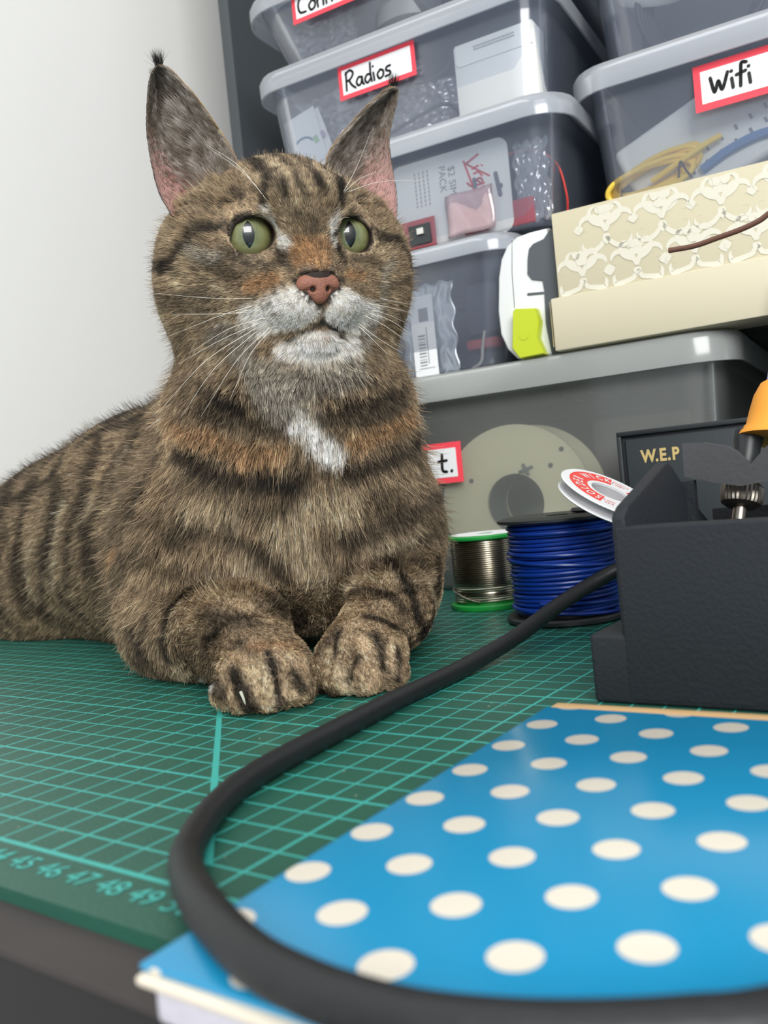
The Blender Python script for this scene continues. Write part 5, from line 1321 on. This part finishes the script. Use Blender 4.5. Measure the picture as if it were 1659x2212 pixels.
# ---- fur: every hair a curve with its own colour
rg = np.random.default_rng(11)
TV = BV; tri = np.concatenate([BF[:, [0, 1, 2]], BF[:, [0, 2, 3]]])
a_, b_, c_ = TV[tri[:, 0]], TV[tri[:, 1]], TV[tri[:, 2]]
cr = np.cross(b_-a_, c_-a_); ar = np.linalg.norm(cr, axis=1)/2; fn = cr/np.maximum(np.linalg.norm(cr, axis=1, keepdims=True), 1e-12)
cen = (a_+b_+c_)/3
isear = tri[:, 0] >= NB_BODY
hl = (cen-HC) @ HR                                  # head-frame coordinates
face = (hl[:, 1] > -2.2) & (hl[:, 2] > -5.4) & (np.linalg.norm(hl, axis=1) < 8) & ~isear
dens = np.full(len(tri), 420.0)
dens[face] = 700
dens[face & (hl[:, 1] > 1.2)] = 1250
dens[(cen[:, 0] > 38.5) & (cen[:, 2] < 3.2)] = 650
hid = (fn @ np.array([.58, -.81, .1])) < -.25         # side turned to the wall and the bins: thinner coat, still covered
dens[hid & ~isear] *= .35
dens[cen[:, 2] < .12] = 0
eye_in = np.zeros(len(tri), bool)
for s_ in (1, -1):
    e_ = np.array([s_*2.12, 1.72, 0]); eye_in |= (np.linalg.norm(hl-e_, axis=1) < 1.27) & ~isear
dens[eye_in] = 0
nd = np.linalg.norm((hl-np.array([0, 4.2, -2.15]))/np.array([.78, .7, .6]), axis=1); dens[(nd < 1) & ~isear] = 0
mouth = np.zeros(len(tri), bool)
# ears: face 0 is the cupped inside, 1 the furry back
vid = tri[:, 0]-NB_BODY; side = (vid % NE) // (NE//2)
row = ((vid % NE) % (NE//2))//22/25.0; colj = ((vid % NE) % 22)/21.0
dens[isear & (side == 1)] = 900
dens[isear & (side == 1) & (row > .88)] = 1700
dens[isear & (side == 0)] = 800
mk = isear & (side == 0); dens[mk] *= (.12+.88*np.clip((row[mk]-.08)/.3+(.5-colj[mk])*1.2, 0, 1))
cnt = rg.poisson(ar*dens*FUR); fi = np.repeat(np.arange(len(tri)), cnt); N = len(fi)
u = rg.random(N); v = rg.random(N); m = u+v > 1; u[m] = 1-u[m]; v[m] = 1-v[m]
root = a_[fi]*(1-u-v)[:, None]+b_[fi]*u[:, None]+c_[fi]*v[:, None]
vn = np.zeros_like(BV)
for k in range(4):
    pass
qn = np.cross(BV[BF[:, 2]]-BV[BF[:, 0]], BV[BF[:, 3]]-BV[BF[:, 1]])
for k in range(4): np.add.at(vn, BF[:, k], qn)
vn /= np.maximum(np.linalg.norm(vn, axis=1, keepdims=True), 1e-12)
def lerp(A): return A[tri[fi, 0]]*(1-u-v)[:, None]+A[tri[fi, 1]]*u[:, None]+A[tri[fi, 2]]*v[:, None]
nor = lerp(vn); nor /= np.maximum(np.linalg.norm(nor, axis=1, keepdims=True), 1e-9)
nor = np.where(isear[fi][:, None], nor, nor)
hcol = lerp(vc)
h = (root-HC) @ HR; X, Y, Z = root.T
ear_h = isear[fi]; sd = side[fi]; rw = row[fi]; cj = colj[fi]; es = np.where((tri[fi, 0]-NB_BODY) < NE, 1, -1)
# combing direction
back = h-np.array([0, 5.0, -1.6]); back /= np.linalg.norm(back, axis=1, keepdims=True)
fdir = back @ HR.T
hw_ = np.clip((h[:, 2]+6.2)/2.4, 0, 1)*np.clip((9-np.linalg.norm(h, axis=1))/1.5, 0, 1)
side_ = (root-np.array([35.5, 20.3, 0])) @ np.array([.58, .81, 0])*0
lat = (root[:, :2]-np.array([36.5, 19.8])) @ np.array([.81, .58])          # across the chest, seen from the front
chest = np.stack([-.1-.02*lat, -.1+0*lat, -1+0*lat], 1)
trunk = np.tile(np.array([-.82, .05, -.5]), (N, 1))
wch = np.clip((X-28)/5, 0, 1)[:, None]
bdir = trunk*(1-wch)+chest*wch
leg = np.clip((5.0-Z)/1.5, 0, 1)*np.clip((X-33)/3, 0, 1)
near = Y < X*0-0+ (14.2+(42.0-X)*.55)
ldir = np.where((Y < 16.8-(X-38)*.35)[:, None], np.array([.72, -.45, -.28]), np.array([.35, -.85, -.3]))
bdir = bdir*(1-leg[:, None])+ldir*leg[:, None]
d = fdir*hw_[:, None]+bdir*(1-hw_[:, None])
# ears
eup = np.tile(HR[:, 2], (N, 1))
einn = -(es[:, None]*HR[:, 0])
bk = eup*.9+einn*0.0
ins = es[:, None]*HR[:, 0]*.75+eup*.42+HR[:, 1]*.25
d = np.where(ear_h[:, None], np.where((sd == 1)[:, None], bk, ins), d)
lown = np.stack([vnoise(root, .9, s)-.5 for s in (3, 4, 5)], 1)
fin = np.stack([vnoise(root, 3.0, s)-.5 for s in (6, 7, 8)], 1)
d = d+lown*.55+fin*.35+rg.normal(0, .13, (N, 3))
d -= nor*np.sum(d*nor, 1, keepdims=True); d /= np.maximum(np.linalg.norm(d, axis=1, keepdims=True), 1e-9)
# length
fd = np.linalg.norm(h-np.array([0, 4.6, -2.2]), axis=1)
lf = np.clip(.10+.062*fd, .12, .62)
lf = np.where(h[:, 2] > 1.2, np.minimum(lf, .33), lf)
lb = .78+.5*np.exp(-((X-36)**2/30+(Z-7)**2/16))
lb = np.where(Z > 9.5, .8, lb)
lb = lb*(1-leg)+.42*leg
lb = np.where((X > 38.8) & (Z < 3), .22, lb)
ln = lf*hw_+lb*(1-hw_)
eyed = np.minimum(np.linalg.norm(h-np.array([2.12, 2.2, 0]), axis=1), np.linalg.norm(h-np.array([-2.12, 2.2, 0]), axis=1))
ln = np.where(~ear_h & (eyed < 1.9), np.minimum(ln, .12+.22*np.clip(eyed-1.1, 0, 1)), ln)
ln = np.where(ear_h, np.where(sd == 1, .2, np.where(rw > .85, .12, 1.0*np.clip(1-abs(cj-.3)*1.3, .12, 1))), ln)
tipm = ear_h & (rw > .88) & (sd == 1)
ln = np.where(tipm, .62, ln); d = np.where(tipm[:, None], eup+es[:, None]*HR[:, 0]*.12+rg.normal(0, .26, (N, 3)), d)
ln = ln*rg.uniform(.6, 1.15, N)
lift = np.where(ear_h, np.where(sd == 1, .18, .35), .52-.10*hw_)
lift = np.where((X > 36) & (Z < 4.5), .75, lift); lift = np.where((X > 38.8) & (Z < 3), .55, lift)
conch = ~ear_h & (np.abs(h[:, 0]) > 2.0) & (np.abs(h[:, 0]) < 4.9) & (h[:, 2] > 1.4) & (h[:, 2] < 4.0) & (h[:, 1] > -1.2)
sx = np.sign(h[:, 0]); d = np.where((conch & (np.abs(h[:, 0]) > 2.6))[:, None], sx[:, None]*HR[:, 0]*.8+HR[:, 2]*.5-nor*.35+rg.normal(0, .25, (N, 3)), d); d /= np.linalg.norm(d, axis=1, keepdims=True)
ln = np.where(conch & (np.abs(h[:, 0]) > 2.6), .5*rg.uniform(.4, 1.1, N), ln)
guard = (rg.random(N) < .045) & ~ear_h & (fd > 3.2) & ((X < 38.5) | (Z > 3)); ln = np.where(guard & (Z > 2.5), ln*1.5, ln); ln = np.where((X > 33) & (Y > 22.5) & (Z < 9) & (hw_ < .1), ln*.72, ln)
lift = np.where(~ear_h & (eyed < 1.6), .1, lift)
lift = lift*rg.uniform(.6, 1.5, N); lift = np.where(guard, lift*1.5, lift)
tip = root+(d*np.cos(lift)[:, None]+nor*np.sin(lift)[:, None])*ln[:, None]
# locks: tips gather towards the mean of their neighbours
for cs, wt in ((.34, .42), (.15, .35)):
    key = np.floor((root+rg.normal(0, cs*.12, (N, 3)))/cs).astype(np.int64); kk = key @ np.array([1, 4096, 16777216])
    _, inv = np.unique(kk, return_inverse=True); inv = inv.ravel(); c0 = np.bincount(inv)
    mean = np.stack([np.bincount(inv, tip[:, i])/c0 for i in range(3)], 1)[inv]
    w2 = np.where(ln > .3, wt, wt*.6); w2 = np.where(tipm | guard, 0, w2)[:, None]; tip = tip+(mean-tip)*w2
below = np.minimum(tip[:, 2], .06) ; tip[:, 2] = np.maximum(tip[:, 2], .05)
K = 5; t = np.linspace(0, 1, K)[None, :, None]
mid = root+nor*(ln*.30*np.sin(lift)*2.2)[:, None]+d*(ln*.42)[:, None]
pts = root[:, None]*(1-t)**2+2*mid[:, None]*t*(1-t)+tip[:, None]*t*t
pts[:, :, 2] = np.maximum(pts[:, :, 2], .04)
# colour: ticked coat, each hair a little lighter or darker, some black guard hairs, some pale
rv = rg.random(N); lum = np.clip(rg.normal(1.0, .2, N), .5, 1.6)
tq = (root+tip)/2
for cs, am in ((.12, .36), (.3, .18)):
    key = np.floor((tq+rg.normal(0, cs*.15, (N, 3)))/cs).astype(np.int64) @ np.array([1, 4096, 16777216]); _, inv = np.unique(key, return_inverse=True); inv = inv.ravel()
    lk = rg.normal(0, am, inv.max()+1)[inv]; lum = lum*np.exp(lk*(1-.35*hw_))
hc = hcol*lum[:, None]
dark = rv < .16; pale = (rv > .16) & (rv < .30)
dark &= hcol.mean(1) < .45; hc = np.where(dark[:, None], hc*.38, hc); hc = np.where(pale[:, None], np.minimum(hc*1.5+.03, .95), hc)
ie = ear_h & (sd == 0)
wsp = vnoise(root, 4.5, 21)*.6+vnoise(root, 11, 22)*.4; we = .85*np.clip((wsp-.42)*4, 0, 1)*np.clip(1.5-abs(rw-.45)*2.6, 0, 1)*np.clip(1.6-abs(cj-.4)*2.2, 0, 1)
hc = np.where(ie[:, None], np.array(srgb(150, 138, 124)[:3])*(1-we[:, None])+np.array(srgb(240, 232, 224)[:3])*we[:, None], hc)*np.where(ie, rg.uniform(.75, 1.1, N), 1)[:, None]
hc = np.where(tipm[:, None], PAL['K']*.8, hc)
hc = np.clip(hc, 0, .92)
print('HAIRS', N)
cu = bpy.data.hair_curves.new('fur'); cu.add_curves([K]*N)
org = np.array(world_loc(cat))
cu.attributes['position'].data.foreach_set('vector', (pts.reshape(-1, 3)*S-org).ravel())
rad = np.where(hw_ > .5, .0066, .0088); rad = np.where(ear_h, .005, rad); rad = np.where((X > 36) & (Z < 4.5), .0075, rad)
prof_r = np.array([1.0, .95, .8, .55, .15])
ra = cu.attributes.get('radius') or cu.attributes.new('radius', 'FLOAT', 'POINT')
ra.data.foreach_set('value', (rad[:, None]*prof_r*S).ravel())
cc = cu.attributes.new('coat', 'FLOAT_COLOR', 'CURVE'); cc.data.foreach_set('color', np.concatenate([hc, np.ones((N, 1))], 1).ravel())
M_fur = bpy.data.materials.new('tabby_fur'); M_fur.use_nodes = True
nt = M_fur.node_tree; nt.nodes.clear(); L_ = nt.links.new
at_ = nt.nodes.new('ShaderNodeAttribute'); at_.attribute_name = 'coat'
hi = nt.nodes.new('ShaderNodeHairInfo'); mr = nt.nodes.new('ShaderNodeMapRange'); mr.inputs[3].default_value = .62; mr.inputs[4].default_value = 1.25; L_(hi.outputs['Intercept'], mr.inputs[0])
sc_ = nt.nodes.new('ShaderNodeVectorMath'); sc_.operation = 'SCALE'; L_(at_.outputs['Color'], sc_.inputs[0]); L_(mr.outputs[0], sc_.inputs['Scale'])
pb = nt.nodes.new('ShaderNodeBsdfPrincipled'); L_(sc_.outputs[0], pb.inputs['Base Color']); pb.inputs['Roughness'].default_value = .55; pb.inputs['Specular IOR Level'].default_value = .3
tl_ = nt.nodes.new('ShaderNodeBsdfTranslucent'); L_(sc_.outputs[0], tl_.inputs[0])
mxs = nt.nodes.new('ShaderNodeMixShader'); mxs.inputs[0].default_value = .3; L_(pb.outputs[0], mxs.inputs[1]); L_(tl_.outputs[0], mxs.inputs[2])
ou = nt.nodes.new('ShaderNodeOutputMaterial'); L_(mxs.outputs[0], ou.inputs[0])
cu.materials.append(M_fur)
fur = bpy.data.objects.new('fur', cu); COL.objects.link(fur); fur.parent = cat
fur['kind'] = 'stuff'
